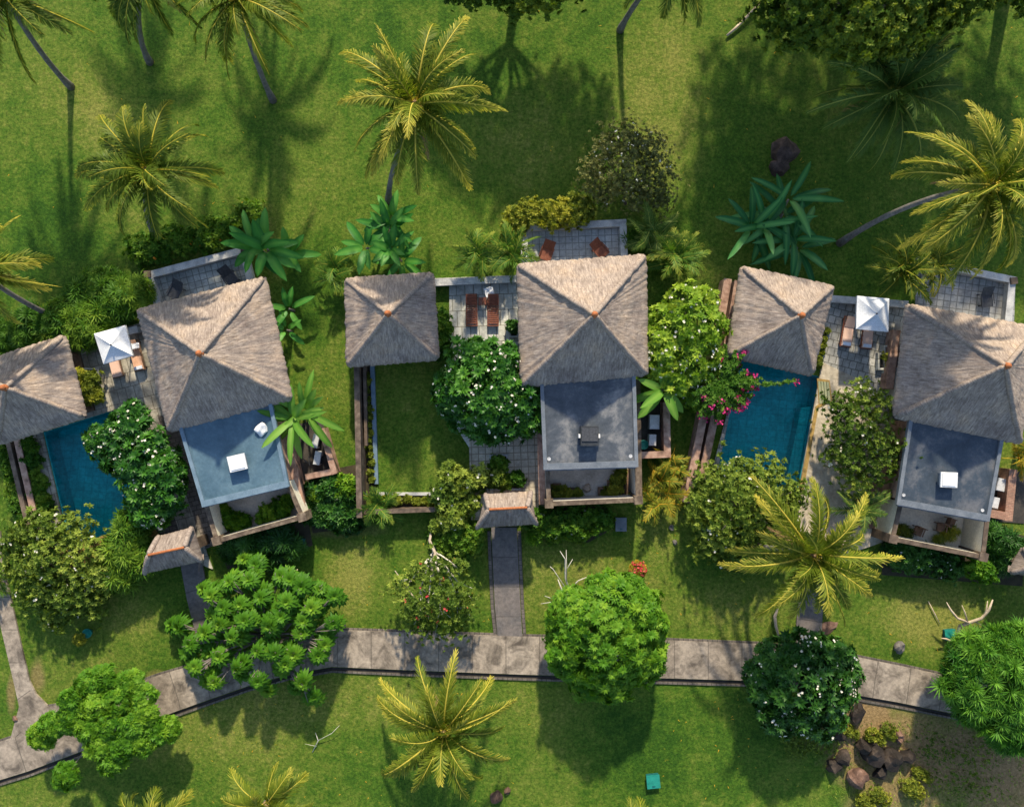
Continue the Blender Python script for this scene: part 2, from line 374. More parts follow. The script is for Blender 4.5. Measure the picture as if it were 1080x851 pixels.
# paths
def ribbon(name,top,bot,mat,z,uvk=1.0,flip=False):
    # top/bot: matching pixel polylines at height z
    mb=MB(); n=len(top); T=PP(top,z); B=PP(bot,z); u=0; vs=[];uv=[];fs=[]
    for i in range(n):
        if i: u+=((T[i]-T[i-1]).length+(B[i]-B[i-1]).length)/2
        w=(T[i]-B[i]).length
        for p,vv in ((T[i],w),(B[i],0)):
            vs.append((p.x,p.y,z)); uv.append((u,vv+.3))
        for p,vv in ((T[i],w),(B[i],0)):
            vs.append((p.x,p.y,-.02)); uv.append((u,vv+.3))
    for i in range(n-1):
        a=4*i;b=a+4
        fs+=[(a+1,b+1,b,a),(a,b,b+2,a+2),(b+1,a+1,a+3,b+3)]
    fs+=[(0,2,3,1),(4*n-4,4*n-3,4*n-1,4*n-2)]
    mb.add(vs,fs,uv); return struct(mb.build(name,mat,uv=True))
top=[(-12,786),(18,776),(48,746),(95,738),(167,712),(215,698),(260,688),(300,676),(350,664),(440,667),(545,671),(640,673),(700,675),(800,679),(850,684),(900,692),(950,702),(1010,715),(1090,735)]
bot=[(-12,826),(30,813),(62,801),(110,783),(180,752),(222,737),(262,723),(305,711),(350,703),(440,707),(545,711),(640,714),(700,715),(800,718),(845,722),(893,731),(945,740),(1004,752),(1090,773)]
ribbon('footpath',top,bot,'path_slab',.14)
off=lambda L,d:[(x,y+d) for x,y in L]
ribbon('gutter',off(bot,0.6),off(bot,4.2),'drain_dark',.012)
ribbon('gutter_edge',off(bot,4.2),off(bot,6.2),'kerb_block',.09)
ribbon('path_border',off(top,-2.4),off(top,0),'kerb_block',.10)
ribbon('garden_path',[(0,560),(3,600),(10,625),(22,680),(31,718),(38,732),(52,746)],[(-22,560),(-18,600),(-8,625),(5,680),(14,718),(20,745),(10,782)],'path_slab',.13)
ribbon('gate_path',[(545,556),(547,600),(549,640),(551,672)],[(518,556),(520,600),(522,640),(525,672)],'path_grey',.13)
ribbon('path_border',[(549.5,560),(551,600),(553,640),(555,668.5)],[(545.6,560),(547.6,600),(549.6,640),(551.6,668.5)],'kerb_block',.11)
ribbon('path_border',[(517.5,560),(519.4,600),(521.4,640),(524.4,668.5)],[(514,560),(515.6,600),(517.6,640),(520.6,668.5)],'kerb_block',.11)
ribbon('gate_path',[(212,588),(219,625),(240,690)],[(190,594),(197,632),(214,698)],'path_grey',.13)
ribbon('gate_path',[(882,596),(868,640),(866,684)],[(858,592),(842,636),(838,680)],'path_grey',.13)
# ------------------------------------------------------------------ roofs
def fn(x,y,z=0): return noise.noise(Vector((x,y,z)))
def thatch_roof(parent,corners,apex,seed,mat='thatch',name='thatched_roof',n=64,m=46,thick=.34,hipr=.19,finial=True,hole=None):
    cen=sum(corners,Vector())/4; vs=[];uv=[];fs=[]
    for i in range(4):
        A,B=corners[i],corners[(i+1)%4]; W=(B-A).length; mid=(A+B)/2; L=(apex-mid).length
        nrm=(B-A).cross(apex-A).normalized()
        if nrm.z<0: nrm=-nrm
        out=Vector((mid.x-cen.x,mid.y-cen.y,0)).normalized()
        base=len(vs)
        rows=[('u',-3),('u',-2),('u',-1)]+[('r',j) for j in range(m+1)]
        for kind,j in rows:
            for a in range(n+1):
                u=a/n; E=A.lerp(B,u)
                dc=min(u,1-u)*W
                k=max(0,1-dc/.35)**2*.10
                jag=.085*fn(E.x*7+seed,E.y*7,1)+.035*fn(E.x*19,E.y*19,seed)
                inw=(cen-E); inw.z=0; inw=inw.normalized()
                Ee=E+inw*k+out*jag*(1-k*2)
                if kind=='r':
                    v=(j/m)**.9; p=Ee.lerp(apex,v)
                    um=u*W*(1-v)+W*.5*v; vm=v*L
                    fade=min(1,dc*(1-v)/.35+.15)
                    d=.010*fn(um*7+i*31+seed,vm*1.6)+.024*fn(um*1.6+i*7,vm*2.2+seed)+.07*fn(um*.7+seed,vm*.7+i*5)
                    p=p+nrm*(d*fade)
                    p.z-=.10*math.sin(PI*v)
                    if j==0: p.z-=.07
                    if j==1: p.z-=.02
                    uvv=(um+i*40+seed*3,vm)
                else:
                    o={-1:.05,-2:-.02,-3:-.7}[j]; dz={-1:-.2,-2:-thick,-3:-thick+.3}[j]
                    p=Ee+out*o; p.z+=dz; uvv=(u*W+i*40+seed*3,-.2*(-j))
                vs.append(p); uv.append(uvv)
        R_=len(rows)
        for r in range(R_-1):
            for a in range(n):
                q=base+r*(n+1)+a; fs.append((q,q+1,q+n+2,q+n+1))
    mb=MB(); mb.add(vs,fs,uv); rf=mb.build(name,mat,parent,smooth=True,uv=True)
    if hipr:
        for i in range(4):
            A=corners[i]; inw=(cen-A); inw.z=0; A2=A+inw.normalized()*.2; pts=[];rad=[]
            K=26
            for k in range(K+1):
                v=k/K; p=A2.lerp(apex,v); p.z+=.02-.09*math.sin(PI*v)
                p+=Vector((fn(k*.5,i,seed),fn(k*.5,i+9,seed),0))*.06
                pts.append(p); rad.append((hipr+.04*fn(k*.7,seed,i))*(1-.25*v)*(1 if k else .6))
            h=MB(); h.tube(pts,rad,8); h.uv=[(k//8*.35,(k%8)*.15+i) for k in range(len(h.v))]
            h.build('hip_ridge',mat,rf,smooth=True,uv=True)
    if finial:
        f=MB(); f.lathe(apex+Vector((0,0,-.08)),[(.20,0),(.21,.08),(.14,.14),(.13,.2),(.18,.27),(.16,.36),(.08,.42),(.02,.45)],18)
        f.build('finial','terracotta',rf,smooth=True)
    return rf
def inset(poly,d):
    c=sum(poly,Vector())/len(poly); return [Vector((p.x,p.y,0))+((c-p)*Vector((1,1,0))).normalized()*d for p in poly]
def lerp(a,b,t): return a+(b-a)*t
def villa(name,label,rc,ap,fl,flmat,trim,court,key):
    rc=PP(rc,3.15); ap=P(*ap,6.75); flp=PP(fl,3.0); ct=PP(court,2.3)
    base=sum(rc,Vector())/4; base.z=0
    t=thing('thatched_villa',label,'villa',base)
    body=inset(rc,1.15)
    w=MB().prism(body,0,3.0); w.build('wall','plaster',t)
    # wall under the flat roof
    fb=inset(flp,.22); a,b,c,d=fb
    k=MB(); k.prism([lerp(a,d,.12),lerp(b,c,.12),c,d],0,2.88); k.build('rear_wall','brick_cap',t)
    # windows / doors on the body
    for (i,pos,ww,hh,z0) in ((0,.5,3.2,2.2,.1),(1,.35,1.4,1.3,.9),(3,.6,1.4,1.3,.9)):
        A,B=body[i],body[(i+1)%4]; dd=(B-A); L=dd.length; dd.normalize(); cc=A+dd*L*pos; nn=Vector((dd.y,-dd.x,0))
        if nn.dot(cc-base)<0: nn=-nn
        rot=math.atan2(dd.y,dd.x)
        fr=MB()
        for sx in (-1,1): fr.box(cc+nn*.02+dd*sx*ww/2+Vector((0,0,z0+hh/2)),(.09,.14,hh+.09),rot)
        for sz in (0,1): fr.box(cc+nn*.02+Vector((0,0,z0+hh*sz)),(ww,.13,.09),rot)
        fo=fr.build('sliding_door' if i==0 else 'window','wood_brown',t)
        MB().box(cc+nn*.015+Vector((0,0,z0+hh/2)),(ww-.1,.05,hh-.1),rot).build('pane','glass_dark',fo)
    thatch_roof(t,rc,ap,key)
    # flat roof slab with raised kerb
    f=MB().prism(flp,2.9,3.0).build('flat_roof',flmat,t)
    kb=MB()
    a,b,c,d=flp
    for p,q,wd,hh in ((a,d,.22,3.12),(b,c,.22,3.12)): 
        kb.strip(p,q,wd,2.86,hh)
    kb.strip(d+(d-c).normalized()*.11,c+(c-d).normalized()*.11,.38,2.84,3.13)
    kb.build('roof_kerb',trim,f)
    g=MB(); g.strip(lerp(d,a,-.033),lerp(c,b,-.033),.14,2.8,3.06); g.build('gutter','trim_grey',f)
    # open-air bathroom court
    a,b,c,d=ct
    cf=MB().prism([lerp(a,d,.0),b,c,d],.0,.12)
    cf.build('courtyard_floor','court_floor' if key!=3 else 'court_floor_pale',t)
    cw=MB(); th=.26
    cw.strip(a,d,th,0,2.3); cw.strip(b,c,th,0,2.3); cw.strip(d+(c-d).normalized()*.13,c-(c-d).normalized()*.13,th,0,2.29)
    cwo=cw.build('courtyard_wall','cream' if key!=2 else 'plaster',t)
    cp=MB(); cp.strip(a,d,.27,2.302,2.36); cp.strip(b,c,.27,2.302,2.36); cp.strip(d,c,.28,2.304,2.365)
    cp.build('wall_cap','weathered_cap' if key!=3 else 'dark_wall',cwo)
    for p in (c,d): MB().box(Vector((p.x,p.y,1.24)),(.52,.52,2.48),math.atan2((c-d).y,(c-d).x)).build('corner_post','weathered_cap' if key!=3 else 'dark_wall',t)
    return t,ct
A_rc=[(143,326),(279,291),(308,421),(176,456)]
B_rc=[(545,278),(682,268),(684,396),(549,408)]
C_rc=[(957,320),(1099,345),(1078,469),(943,440)]
vA,ctA=villa('a','left villa whose thatched roof adjoins a light blue flat roof, furthest from the right',A_rc,(211,373),[(190,447),(285,424),(303,510),(215,531)],'roof_blue','trim_blue',[(217,530),(303,508),(319,545),(229,570)],1)
vB,ctB=villa('b','middle villa with square thatched roof and grey flat roof carrying a dark hood',B_rc,(627,332),[(571,392),(668,390),(671,489),(575,492)],'roof_grey','trim_grey',[(577,490),(671,487),(673,527),(579,531)],2)
vC,ctC=villa('c','right villa with thatched roof cut by the frame and dark navy flat roof',C_rc,(1061,386),[(962,430),(1058,450),(1041,546),(947,529)],'roof_navy','trim_grey',[(950,529),(1041,546),(1036,587),(941,568)],3)
def pavilion(label,rc,ap,key,ze=2.75,za=5.35):
    rc=PP(rc,ze); ap=P(*ap,za); base=sum(rc,Vector())/4; base.z=0
    t=thing('garden_pavilion',label,'pavilion',base,'thatched garden pavilions')
    thatch_roof(t,rc,ap,key,n=52,m=38,hipr=.17)
    q=inset(rc,1.2)
    for p in q: MB().tube([p+Vector((0,0,.3)),p+Vector((0,0,ze+.5))],.11,8).build('post','wood_brown',t)
    MB().prism(inset(rc,.9),0,.3).build('deck','wood_brown',t)
    MB().prism(inset(rc,1.7),.302,.62).build('daybed','mattress_orange',t)
    return t
pavilion('small square thatched pavilion cut off by the left frame edge',[(-27,383),(67,353),(90,440),(-5,470)],(5,409),11)
pavilion('small square thatched pavilion beside the walled lawn without a pool',[(363,293),(457,287),(463,379),(365,387)],(409,331),12)
pavilion('tilted small thatched pavilion north of the right pool',[(782,280),(881,301),(858,397),(767,376)],(845,333),13)
# roof boxes
for (x,y) in ((579,484),(665,481)):
    q=P(x,y,3.0); MB().lathe(q+Vector((0,0,.002)),[(.11,0),(.11,.03),(.06,.03),(.05,.012)],14).build('roof_drain','unit_grey',vB)
for (x,y) in ((953,522),(1036,538)):
    q=P(x,y,3.0); MB().lathe(q+Vector((0,0,.002)),[(.10,0),(.10,.03),(.06,.03),(.05,.012)],14).build('roof_drain','unit_grey',vC)
def vent(label,c,w,d,h,rot,mat='white_paint',hood=False,group=None):
    p=P(c[0],c[1],3.0+h); p.z=3.0
    t=thing('roof_vent',label,'roof vent',p,group)
    if hood:
        for sx in (-1,1): MB().box(p+Vector((sx*w*.56*math.cos(rot),sx*w*.56*math.sin(rot),h*.45)),(.1,.22,h*.6),rot).build('bracket','white_paint',t)
        MB().box(p+Vector((0,0,h/2)),(w,d,h),rot).build('housing','metal_dark',t)
        MB().box(p+Vector((0,.1,h+.03)),(w*.9,d*.7,.06),rot).build('cover','charcoal_weave',t)
    else:
        MB().box(p+Vector((0,0,(h-.12)/2+.001)),(w*.82,d*.82,h-.12),rot).build('curb','trim_grey',t)
        MB().prism([],0,0) if False else None
        b=MB(); b.box(p+Vector((0,0,h-.05)),(w,d,.12),rot); b.box(p+Vector((0,0,h+.03)),(w*.8,d*.8,.05),rot); b.build('lid',mat,t)
    return t
vent('white square lidded box near the middle of the light blue flat roof',(250,488),1.05,.95,.5,.23)
vent('white square lidded box on the dark navy flat roof',(1001,506),1.0,.9,.5,-.04)
vent('dark boxy hood with white brackets on the grey flat roof of the middle villa',(622,460),1.05,1.15,.7,0,hood=True)
def rockmesh(c,r,seed,flat_=.6,sub=2):
    import bmesh
    bm=bmesh.new(); bmesh.ops.create_icosphere(bm,subdivisions=sub,radius=1)
    rx,ry,rz=r; vs=[]
    for v in bm.verts:
        d=1+.48*fn(v.co.x*1.3+seed*7,v.co.y*1.3,v.co.z*1.3)+.13*fn(v.co.x*3.3+seed,v.co.y*3.3,v.co.z*3.3)+.05*fn(v.co.x*8,v.co.y*8,v.co.z*8+seed)
        q=v.co*d; q.z=max(q.z,-.35); ca,sa=math.cos(seed*1.7),math.sin(seed*1.7)
        x,y=q.x*rx,q.y*ry; vs.append((c[0]+x*ca-y*sa,c[1]+x*sa+y*ca,c[2]+q.z*rz+.30*rz))
    fs=[tuple(v.index for v in f.verts) for f in bm.faces]; bm.free(); return vs,fs
def rock(label,px,py,rx,ry,rz,seed,mat='rock_dark',group=None,z=0,cat='rock',name='boulder',smooth=False):
    p=P(px,py,z+rz*.6); p.z=z; vs,fs=rockmesh(p,(rx,ry,rz),seed); o=mk(name,vs,fs,mat,loc=p,smooth=smooth); return tag(o,label,cat,group)
rock('crumpled white cover at the north east corner of the light blue flat roof',275,453,.40,.38,.22,3,'white_paint',z=3.0,cat='cover',name='roof_cover')
# ------------------------------------------------------------------ garden walls
def wall(label,pts,w,h,mat='dark_wall',cap=None,posts=(),name='garden_wall',capw=.08,z0=0):
    pp=PP(pts,h); base=sum(pp,Vector())/len(pp); base.z=0
    t=thing(name,label,'wall',base); b=MB()
    for i in range(len(pp)-1):
        a,c=pp[i],pp[i+1]; d=(c-a).normalized()*w/2
        if i>0: a=a+d*1.0
        if i<len(pp)-2: c=c+d
        b.strip(a,c,w,z0,h-.07)
    b.build('wall_body',mat,t)
    k=MB()
    for i in range(len(pp)-1):
        a,c=pp[i],pp[i+1]; d=(c-a).normalized()*(w+capw)/2
        if i>0: a=a+d
        if i<len(pp)-2: c=c+d
        k.strip(a,c,w+capw,h-.07,h+.002*i)
    k.build('coping',cap or mat,t)
    for x,y in posts:
        q=P(x,y,h+.12); MB().box(Vector((q.x,q.y,(h+.12)/2)),(.42,.42,h+.12),.1).build('post','dark_wall',t)
    return t
# A
sheet('terrace_paving',PP([(158,290),(256,264),(270,330),(170,350)]),'tile_terrace_left',.10)
wall('low grey stone parapet around the left villa\'s north terrace',[(172,342),(157,290),(256,264),(266,305)],.36,.62,'stone_cap','stone_cap',[(155,289),(257,263)])
sheet('terrace_paving',PP([(66,362),(160,338),(185,450),(125,431),(90,442)]),'stone_left',.08)
wall('low grey parapet behind the left sun loungers',[(69,366),(145,347)],.36,.62,'stone_cap','stone_cap')
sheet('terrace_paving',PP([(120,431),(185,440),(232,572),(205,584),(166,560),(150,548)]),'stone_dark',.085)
sheet('terrace_paving',PP([(142,420),(160,420),(225,600),(200,590)]),'stone_left',.095)
sheet('terrace_paving',PP([(34,458),(45.5,456),(73.5,577.5),(60,577)]),'stone_left',.12)
sheet('terrace_paving',PP([(60,577),(73.5,577.5),(150,549.5),(166,560),(170,570),(75,600)]),'ochre_coping',.10)
sheet('planting_bed',PP([(20,462),(33,459),(60,580),(38,570)]),'bed_soil',.07)
wall('double brown garden wall west of the left pool',[(17,462),(40,562)],.30,.9,'dark_wall','brick_cap')
wall('dark outer wall beside the western lawn strip',[(8,466),(30,560)],.2,.9,'dark_wall','dark_wall')
sheet('planting_bed',PP([(230,572),(325,548),(330,575),(300,590),(240,600)]),'bed_soil',.05)
sheet('planting_bed',PP([(322,500),(375,490),(378,556),(330,562)]),'bed_soil',.05)
wall('long brown brick wall between left villa and its equipment yard',[(299,452),(321,545)],.36,1.3,'brick_cap','brick_cap')
sheet('yard_floor',PP([(300,450),(340,442),(354,500),(312,508)]),'dark_floor',.06)
wall('low pinkish brick wall enclosing the left equipment yard',[(339,452),(352,497),(322,503)],.28,1.2,'brick_cap','brick_cap')
# B
sheet('terrace_paving',PP([(552,240),(660,236),(662,290),(552,292)]),'tile_terrace_mid',.10)
wall('low grey stone parapet around the middle villa\'s north terrace',[(553,286),(553,240),(657,235),(659,284)],.36,.62,'stone_cap','stone_cap',[(552,240)])
sheet('terrace_paving',PP([(455,294),(560,290),(575,470),(495,472),(474,440),(474,300)]),'stone_mid',.10)
wall('low grey parapet behind the red wood loungers',[(457,298),(545,294)],.36,.62,'stone_cap','stone_cap')
sheet('terrace_paving',PP([(494,440),(572,440),(574,548),(497,548)]),'stone_mid_beige',.105)
wall('pinkish brown wall along the west side of the middle villa',[(569,412),(572,532)],.34,1.5,'brick_cap','brick_cap')
wall('dark weathered wall west of the walled lawn',[(376,385),(379,546)],.26,1.7,'dark_wall','dark_wall')
wall('second thin dark wall beside the yellow planting strip',[(384,385),(386,470)],.1,1.0,'dark_wall','dark_wall')
sheet('planting_bed',PP([(382,385),(392,385),(397,522),(383,524)]),'bed_soil',.05)
sheet('lawn_edging',PP([(391,386),(395.5,386),(399.5,510),(395.5,510)]),'trim_blue',.22)
sheet('lawn_edging',PP([(398,519),(455,519),(455,522),(398,522)]),'stone_cap',.2)
wall('dark brown low wall south of the walled lawn',[(384,540),(500,536)],.2,1.2,'dark_wall','dark_wall')
sheet('planting_bed',PP([(398,523),(500,523),(500,534),(398,536)]),'bed_soil',.05)
sheet('planting_bed',PP([(556,536),(640,534),(642,560),(620,572),(560,565)]),'bed_soil',.05)
sheet('yard_floor',PP([(672,420),(706,420),(706,482),(674,484)]),'dark_floor',.06)
wall('pink brick wall around the middle equipment yard',[(703,424),(704,479),(676,480)],.34,1.3,'brick_cap','brick_cap')
wall('dark rail wall east of the grey flat roof',[(673,400),(675,524)],.2,1.8,'dark_wall','dark_wall')
# C
wall('outer pink capped wall west of the right pool',[(768,294),(744,430),(724,530)],.40,1.3,'brick_cap','brick_cap')
wall('inner pink capped wall west of the right pool',[(779,296),(756,430),(740,505)],.40,1.1,'brick_cap','brick_cap')
sheet('terrace_paving',PP([(748,505),(768,430),(783.5,369),(755.5,500)]),'stone_right',.12)
sheet('terrace_paving',PP([(872,314),(968,322),(952,470),(872,420),(866,380)]),'stone_right',.08)
sheet('terrace_paving',PP([(866.5,382),(905,400),(960,460),(940,568),(905,580),(842,560),(841.5,520)]),'stone_right_beige',.10)
sheet('pool_coping',PP([(859,429),(863,426),(846,520),(841.5,519)]),'ochre_coping',.15)
sheet('pool_coping',PP([(861,399),(874,401),(877,423),(863,430)]),'ochre_coping',.13)
wall('low grey parapet behind the white parasol on the right terrace',[(876,315),(958,321)],.36,.62,'stone_cap','stone_cap')
sheet('terrace_paving',PP([(965,282),(1070,296),(1068,360),(965,340)]),'tile_terrace_right',.10)
wall('low grey stone parapet around the right villa\'s north terrace',[(965,274),(1068,295),(1063,345)],.36,.62,'stone_cap','stone_cap',[(1070,296)])
wall('pinkish brick wall on the west side of the right villa',[(946,348),(938,410)],.4,1.0,'brick_cap','brick_cap')
wall('dark beam wall on the west side of the navy flat roof',[(957,445),(938,562)],.24,1.2,'dark_wall','dark_wall')
sheet('planting_bed',PP([(930,570),(1045,586),(1062,560),(1080,565),(1078,618),(930,606)]),'bed_soil',.05)
sheet('yard_floor',PP([(1046,495),(1082,498),(1080,552),(1042,549)]),'dark_floor',.06)
sheet('yard_floor',PP([(912,500),(948,520),(940,560),(905,556)]),'brick_red',.115)
wall('rough brown brick wall of the right equipment yard',[(1069,495),(1064,545),(1044,541)],.42,1.1,'brick_red','brick_red')
# ------------------------------------------------------------------ pools
def pool(label,q,steps=None,key=0):
    base=sum(q,Vector())/4; t=thing('swimming_pool',label,'swimming pool',base)
    q=[Vector((p.x,p.y,0)) for p in q]; n=4; D=-1.5
    vs=[(p.x,p.y,0.0) for p in q]+[(p.x,p.y,D) for p in q]
    fs=[(4,5,6,7)] + [(i,(i+1)%4,4+(i+1)%4,4+i) for i in range(4)]
    b=MB().add(vs,fs); b.build('basin','pool_tile',t)
    c=sum(q,Vector())/4
    w=[p+(c-p).normalized()*.01 for p in q]
    MB().add([(p.x,p.y,-.14) for p in w],[(3,2,1,0) if (w[1]-w[0]).cross(w[2]-w[1]).z<0 else (0,1,2,3)]).build('water','pool_water',t)
    return t,q
ptA,qA=pool('small teal pool at left beneath the flowering tree',poolA)
ptC,qC=pool('deep teal pool at right between pavilion and yellow palm',poolC)
a,b,c,d=qC
MB().prism([lerp(b,c,.25)+Vector((-.05,0,0)),lerp(b,c,.98),lerp(b,c,.98)+Vector((-.7,-.1,0)),lerp(b,c,.25)+Vector((-.7,-.1,0))],-1.49,-.55).build('ledge','pool_tile_pale',ptC)
for k in range(4):
    u0,u1=k/4,(k+.86)/4; n0,n1=P(862,402),P(873,403); m0,m1=P(863.5,426),P(875,423)
    MB().prism([lerp(n0,n1,u0),lerp(n0,n1,u1),lerp(m0,m1,u1),lerp(m0,m1,u0)],.0,.15+.03*k).build('step','step_stone',ptC)
a,b,c,d=qA
MB().prism([lerp(b,c,.1)+Vector((-.03,0,0)),lerp(b,c,.95)+Vector((-.03,0,0)),lerp(lerp(b,c,.95),lerp(a,d,.95),.12),lerp(lerp(b,c,.1),lerp(a,d,.1),.12)],-1.49,-.7).build('ledge','pool_tile_pale',ptA)
# ------------------------------------------------------------------ gates
def gate(label,ridge,north,south,zr=3.3,ze=2.35,key=0,eastroll=True):
    # ridge: 2 px pts at zr ; north/south eave px pairs (W,E) at ze
    r0,r1=[P(*p,zr) for p in ridge]; n0,n1=[P(*p,ze) for p in north]; s0,s1=[P(*p,ze) for p in south]
    base=(n0+s1)/2; base.z=0; t=thing('entrance_gate',label,'gate',base,'thatched entrance gates')
    vs=[];fs=[];uv=[]
    n=40;m=14
    for side,(e0,e1) in enumerate(((n0,n1),(s0,s1))):
        b0=len(vs)
        out=((e0+e1)/2-(r0+r1)/2); out.z=0; out.normalize()
        for j in range(-2,m+1):
            for i in range(n+1):
                u=i/n
                E=e0.lerp(e1,u); Rr=r0.lerp(r1,u); jag=.05*fn(E.x*8,E.y*8,key)
                if j>=0:
                    v=j/m; p=E.lerp(Rr,v); d=.03*fn(p.x*6,p.y*2+key,p.z)+.05*fn(p.x*1.2,p.y*1.2,key)
                    p=p+Vector((0,0,1))*(d+.08*math.sin(PI*v)-(.06 if j==0 else 0))+out*jag*(1-v)
                else:
                    p=E+out*(jag+(-.03 if j==-1 else -.4)); p.z-=.3 if j==-1 else .28
                # close hips
                vs.append(p); uv.append((p.x+side*30,p.y*1.2))
        for r in range(m+2):
            for i in range(n):
                q=b0+r*(n+1)+i; fs.append((q,q+1,q+n+2,q+n+1))
    # hip ends
    for (e_n,e_s,rr,sg) in ((n0,s0,r0,-1),(n1,s1,r1,1)):
        b0=len(vs); k=16
        for j in range(-1,m+1):
            for i in range(k+1):
                E=e_n.lerp(e_s,i/k)
                if j>=0:
                    v=j/m; p=E.lerp(rr,v)+Vector((0,0,.03*fn(E.y*6,v*4,key)+.08*math.sin(PI*v)-(.06 if j==0 else 0)))
                else: p=E-Vector((0,0,.3))
                vs.append(p); uv.append((p.y,p.x))
        for r in range(m+1):
            for i in range(k):
                q=b0+r*(k+1)+i; fs.append((q,q+1,q+k+2,q+k+1))
    rf=MB().add(vs,fs,uv).build('thatched_roof','thatch_dark',t,smooth=True,uv=True)
    MB().tube([r0+Vector((0,0,.1)),r0.lerp(r1,.5)+Vector((0,0,.09)),r1+Vector((0,0,.1))],.08,10).build('ridge_cap','terracotta',rf)
    for (e_n,e_s,rr) in ((n0,s0,r0),(n1,s1,r1)):
        for e in (e_n,e_s):
            pts=[e.lerp(rr,k/8)+Vector((0,0,.02+.09*math.sin(PI*k/8))) for k in range(9)]
            h=MB(); h.tube(pts,[.13]+[.17]*7+[.13],8); h.uv=[(k//8*.3,k%8*.2) for k in range(len(h.v))]; h.build('hip_ridge','thatch',rf,smooth=True,uv=True)
    for (e_n,e_s) in ((n0,s0),(n1,s1)):
        a=e_n.lerp(e_s,.3); b=e_n.lerp(e_s,.7); cc=(n0+n1+s0+s1)/4
        a=a.lerp(cc,.25); b=b.lerp(cc,.25)
        k=MB(); k.strip(a,b,.4,0,ze+.2); k.build('gate_pier','dark_wall',t)
    cc=(n0+n1+s0+s1)/4; dx=(s1-s0).normalized(); L=(s1-s0).length
    k=MB(); k.strip(cc-dx*L*.2,cc+dx*L*.2,.06,.1,2.1); k.build('door','wood_brown',t)
    return t
gate('small thatched gate with orange ridge between left villa and bushy shrubs',((157,585),(195,577)),((168,565),(202,556)),((153,605),(213,592)),key=1)
gate('small thatched gate with orange ridge at the head of the straight grey path',((516,537),(556,535)),((512,521),(560,518)),((503,557),(566,553)),key=2)
gate('thatched gate nearly hidden by palm fronds near the right villa',((872,573),(890,576)),((868,562),(896,566)),((862,590),(893,596)),key=3)
gate('thatched gate corner cut off by the right frame edge',((1090,596),(1130,603)),((1080,578),(1130,586)),((1066,604),(1130,618)),key=4)
# ------------------------------------------------------------------ furniture
def local(parent_loc,rot,z=0):
    ca,sa=math.cos(rot),math.sin(rot)
    return lambda x,y,zz: Vector((parent_loc.x+x*ca-y*sa,parent_loc.y+x*sa+y*ca,parent_loc.z+zz))
def lbox(mb,tf,rot,c,d): mb.box(tf(*c),d,rot); return mb
def lounger(label,px,py,rot,wood,matt,z=.1,group='sun loungers on the terraces',pillow=True,Ln=2.0):
    p=P(px,py,.4); p.z=z; t=thing('sun_lounger',label,'sun lounger',p,group); tf=local(p,rot)
    f=MB()
    for sx in (-1,1): lbox(f,tf,rot,(sx*.33,0,.27),(.06,Ln,.09))
    for sy in (-1,1): lbox(f,tf,rot,(0,sy*(Ln/2-.03),.27),(.6,.06,.085))
    for k in range(10): lbox(f,tf,rot,(0,-Ln/2+.2+k*.13,.30),(.62,.09,.03))
    f.build('frame',wood,t)
    for sx in (-1,1):
        for sy in (-1,1): lbox(MB(),tf,rot,(sx*.32,sy*(Ln/2-.2),.115),(.07,.07,.23)).build('leg',wood,t)
    # backrest raised at north (+y)
    def slab(y0,z0,y1,z1,w,th):
        vs=[]
        for y,zz in ((y0,z0),(y1,z1)):
            for x in (-w/2,w/2):
                for h in (0,th): vs.append(tf(x,y,zz+h))
        return MB().add(vs,[(0,2,6,4),(1,5,7,3),(0,1,3,2),(4,6,7,5),(0,4,5,1),(2,3,7,6)])
    slab(.28,.31,Ln/2-.05,.62,.62,.04).build('backrest',wood,t)
    if matt:
        m=MB(); 
        mb=slab(-Ln/2+.06,.325,.27,.325,.60,.09); mb2=slab(.27,.362,Ln/2-.05,.67,.60,.09); mb.add(mb2.v,mb2.f)
        mb.build('mattress',matt,t)
        if pillow: slab(-Ln/2+.1,.42,-Ln/2+.3,.42,.5,.07).build('folded_towel','towel',t)
    else:
        for k in range(7):
            y=.34+k*.09; zz=.37+(y-.28)*.46; lbox(MB(),tf,rot,(0,y,zz),(.66,.055,.02)).build('slat',wood,t)
    return t
lounger('pink striped lounger under the left white parasol, nearer the planter',121,382,.24,'wood_brown','mattress_stripe',pillow=False)
lounger('orange cushioned lounger with towels between left parasol and thatched villa',144,375,.24,'wood_brown','mattress_orange')
lounger('red wood lounger without cushion, left of the small table',497.5,327,.02,'teak',None,Ln=2.05)
lounger('red wood lounger without cushion, right of the small table',520,327,.0,'teak',None,Ln=2.05)
lounger('wood framed pink lounger standing clear of the right parasol',894,350,-.16,'teak','mattress_stripe',Ln=1.95)
lounger('pink striped lounger with its head under the right parasol',915,352,-.10,'teak','mattress_stripe',Ln=1.95)
def table(label,px,py,rot,mat,w=.5,d=.5):
    p=P(px,py,.4); p.z=.1; t=thing('side_table',label,'side table',p); tf=local(p,rot)
    b=MB()
    for k in range(5): lbox(b,tf,rot,((k-2)*w/5,0,.42),(w/5-.015,d,.04))
    b.build('tabletop',mat,t)
    for sx in (-1,1):
        for sy in (-1,1): lbox(MB(),tf,rot,(sx*(w/2-.05),sy*(d/2-.05),.2),(.05,.05,.4)).build('leg',mat,t)
table('small red slatted table between the two red loungers',509,318,.0,'teak')
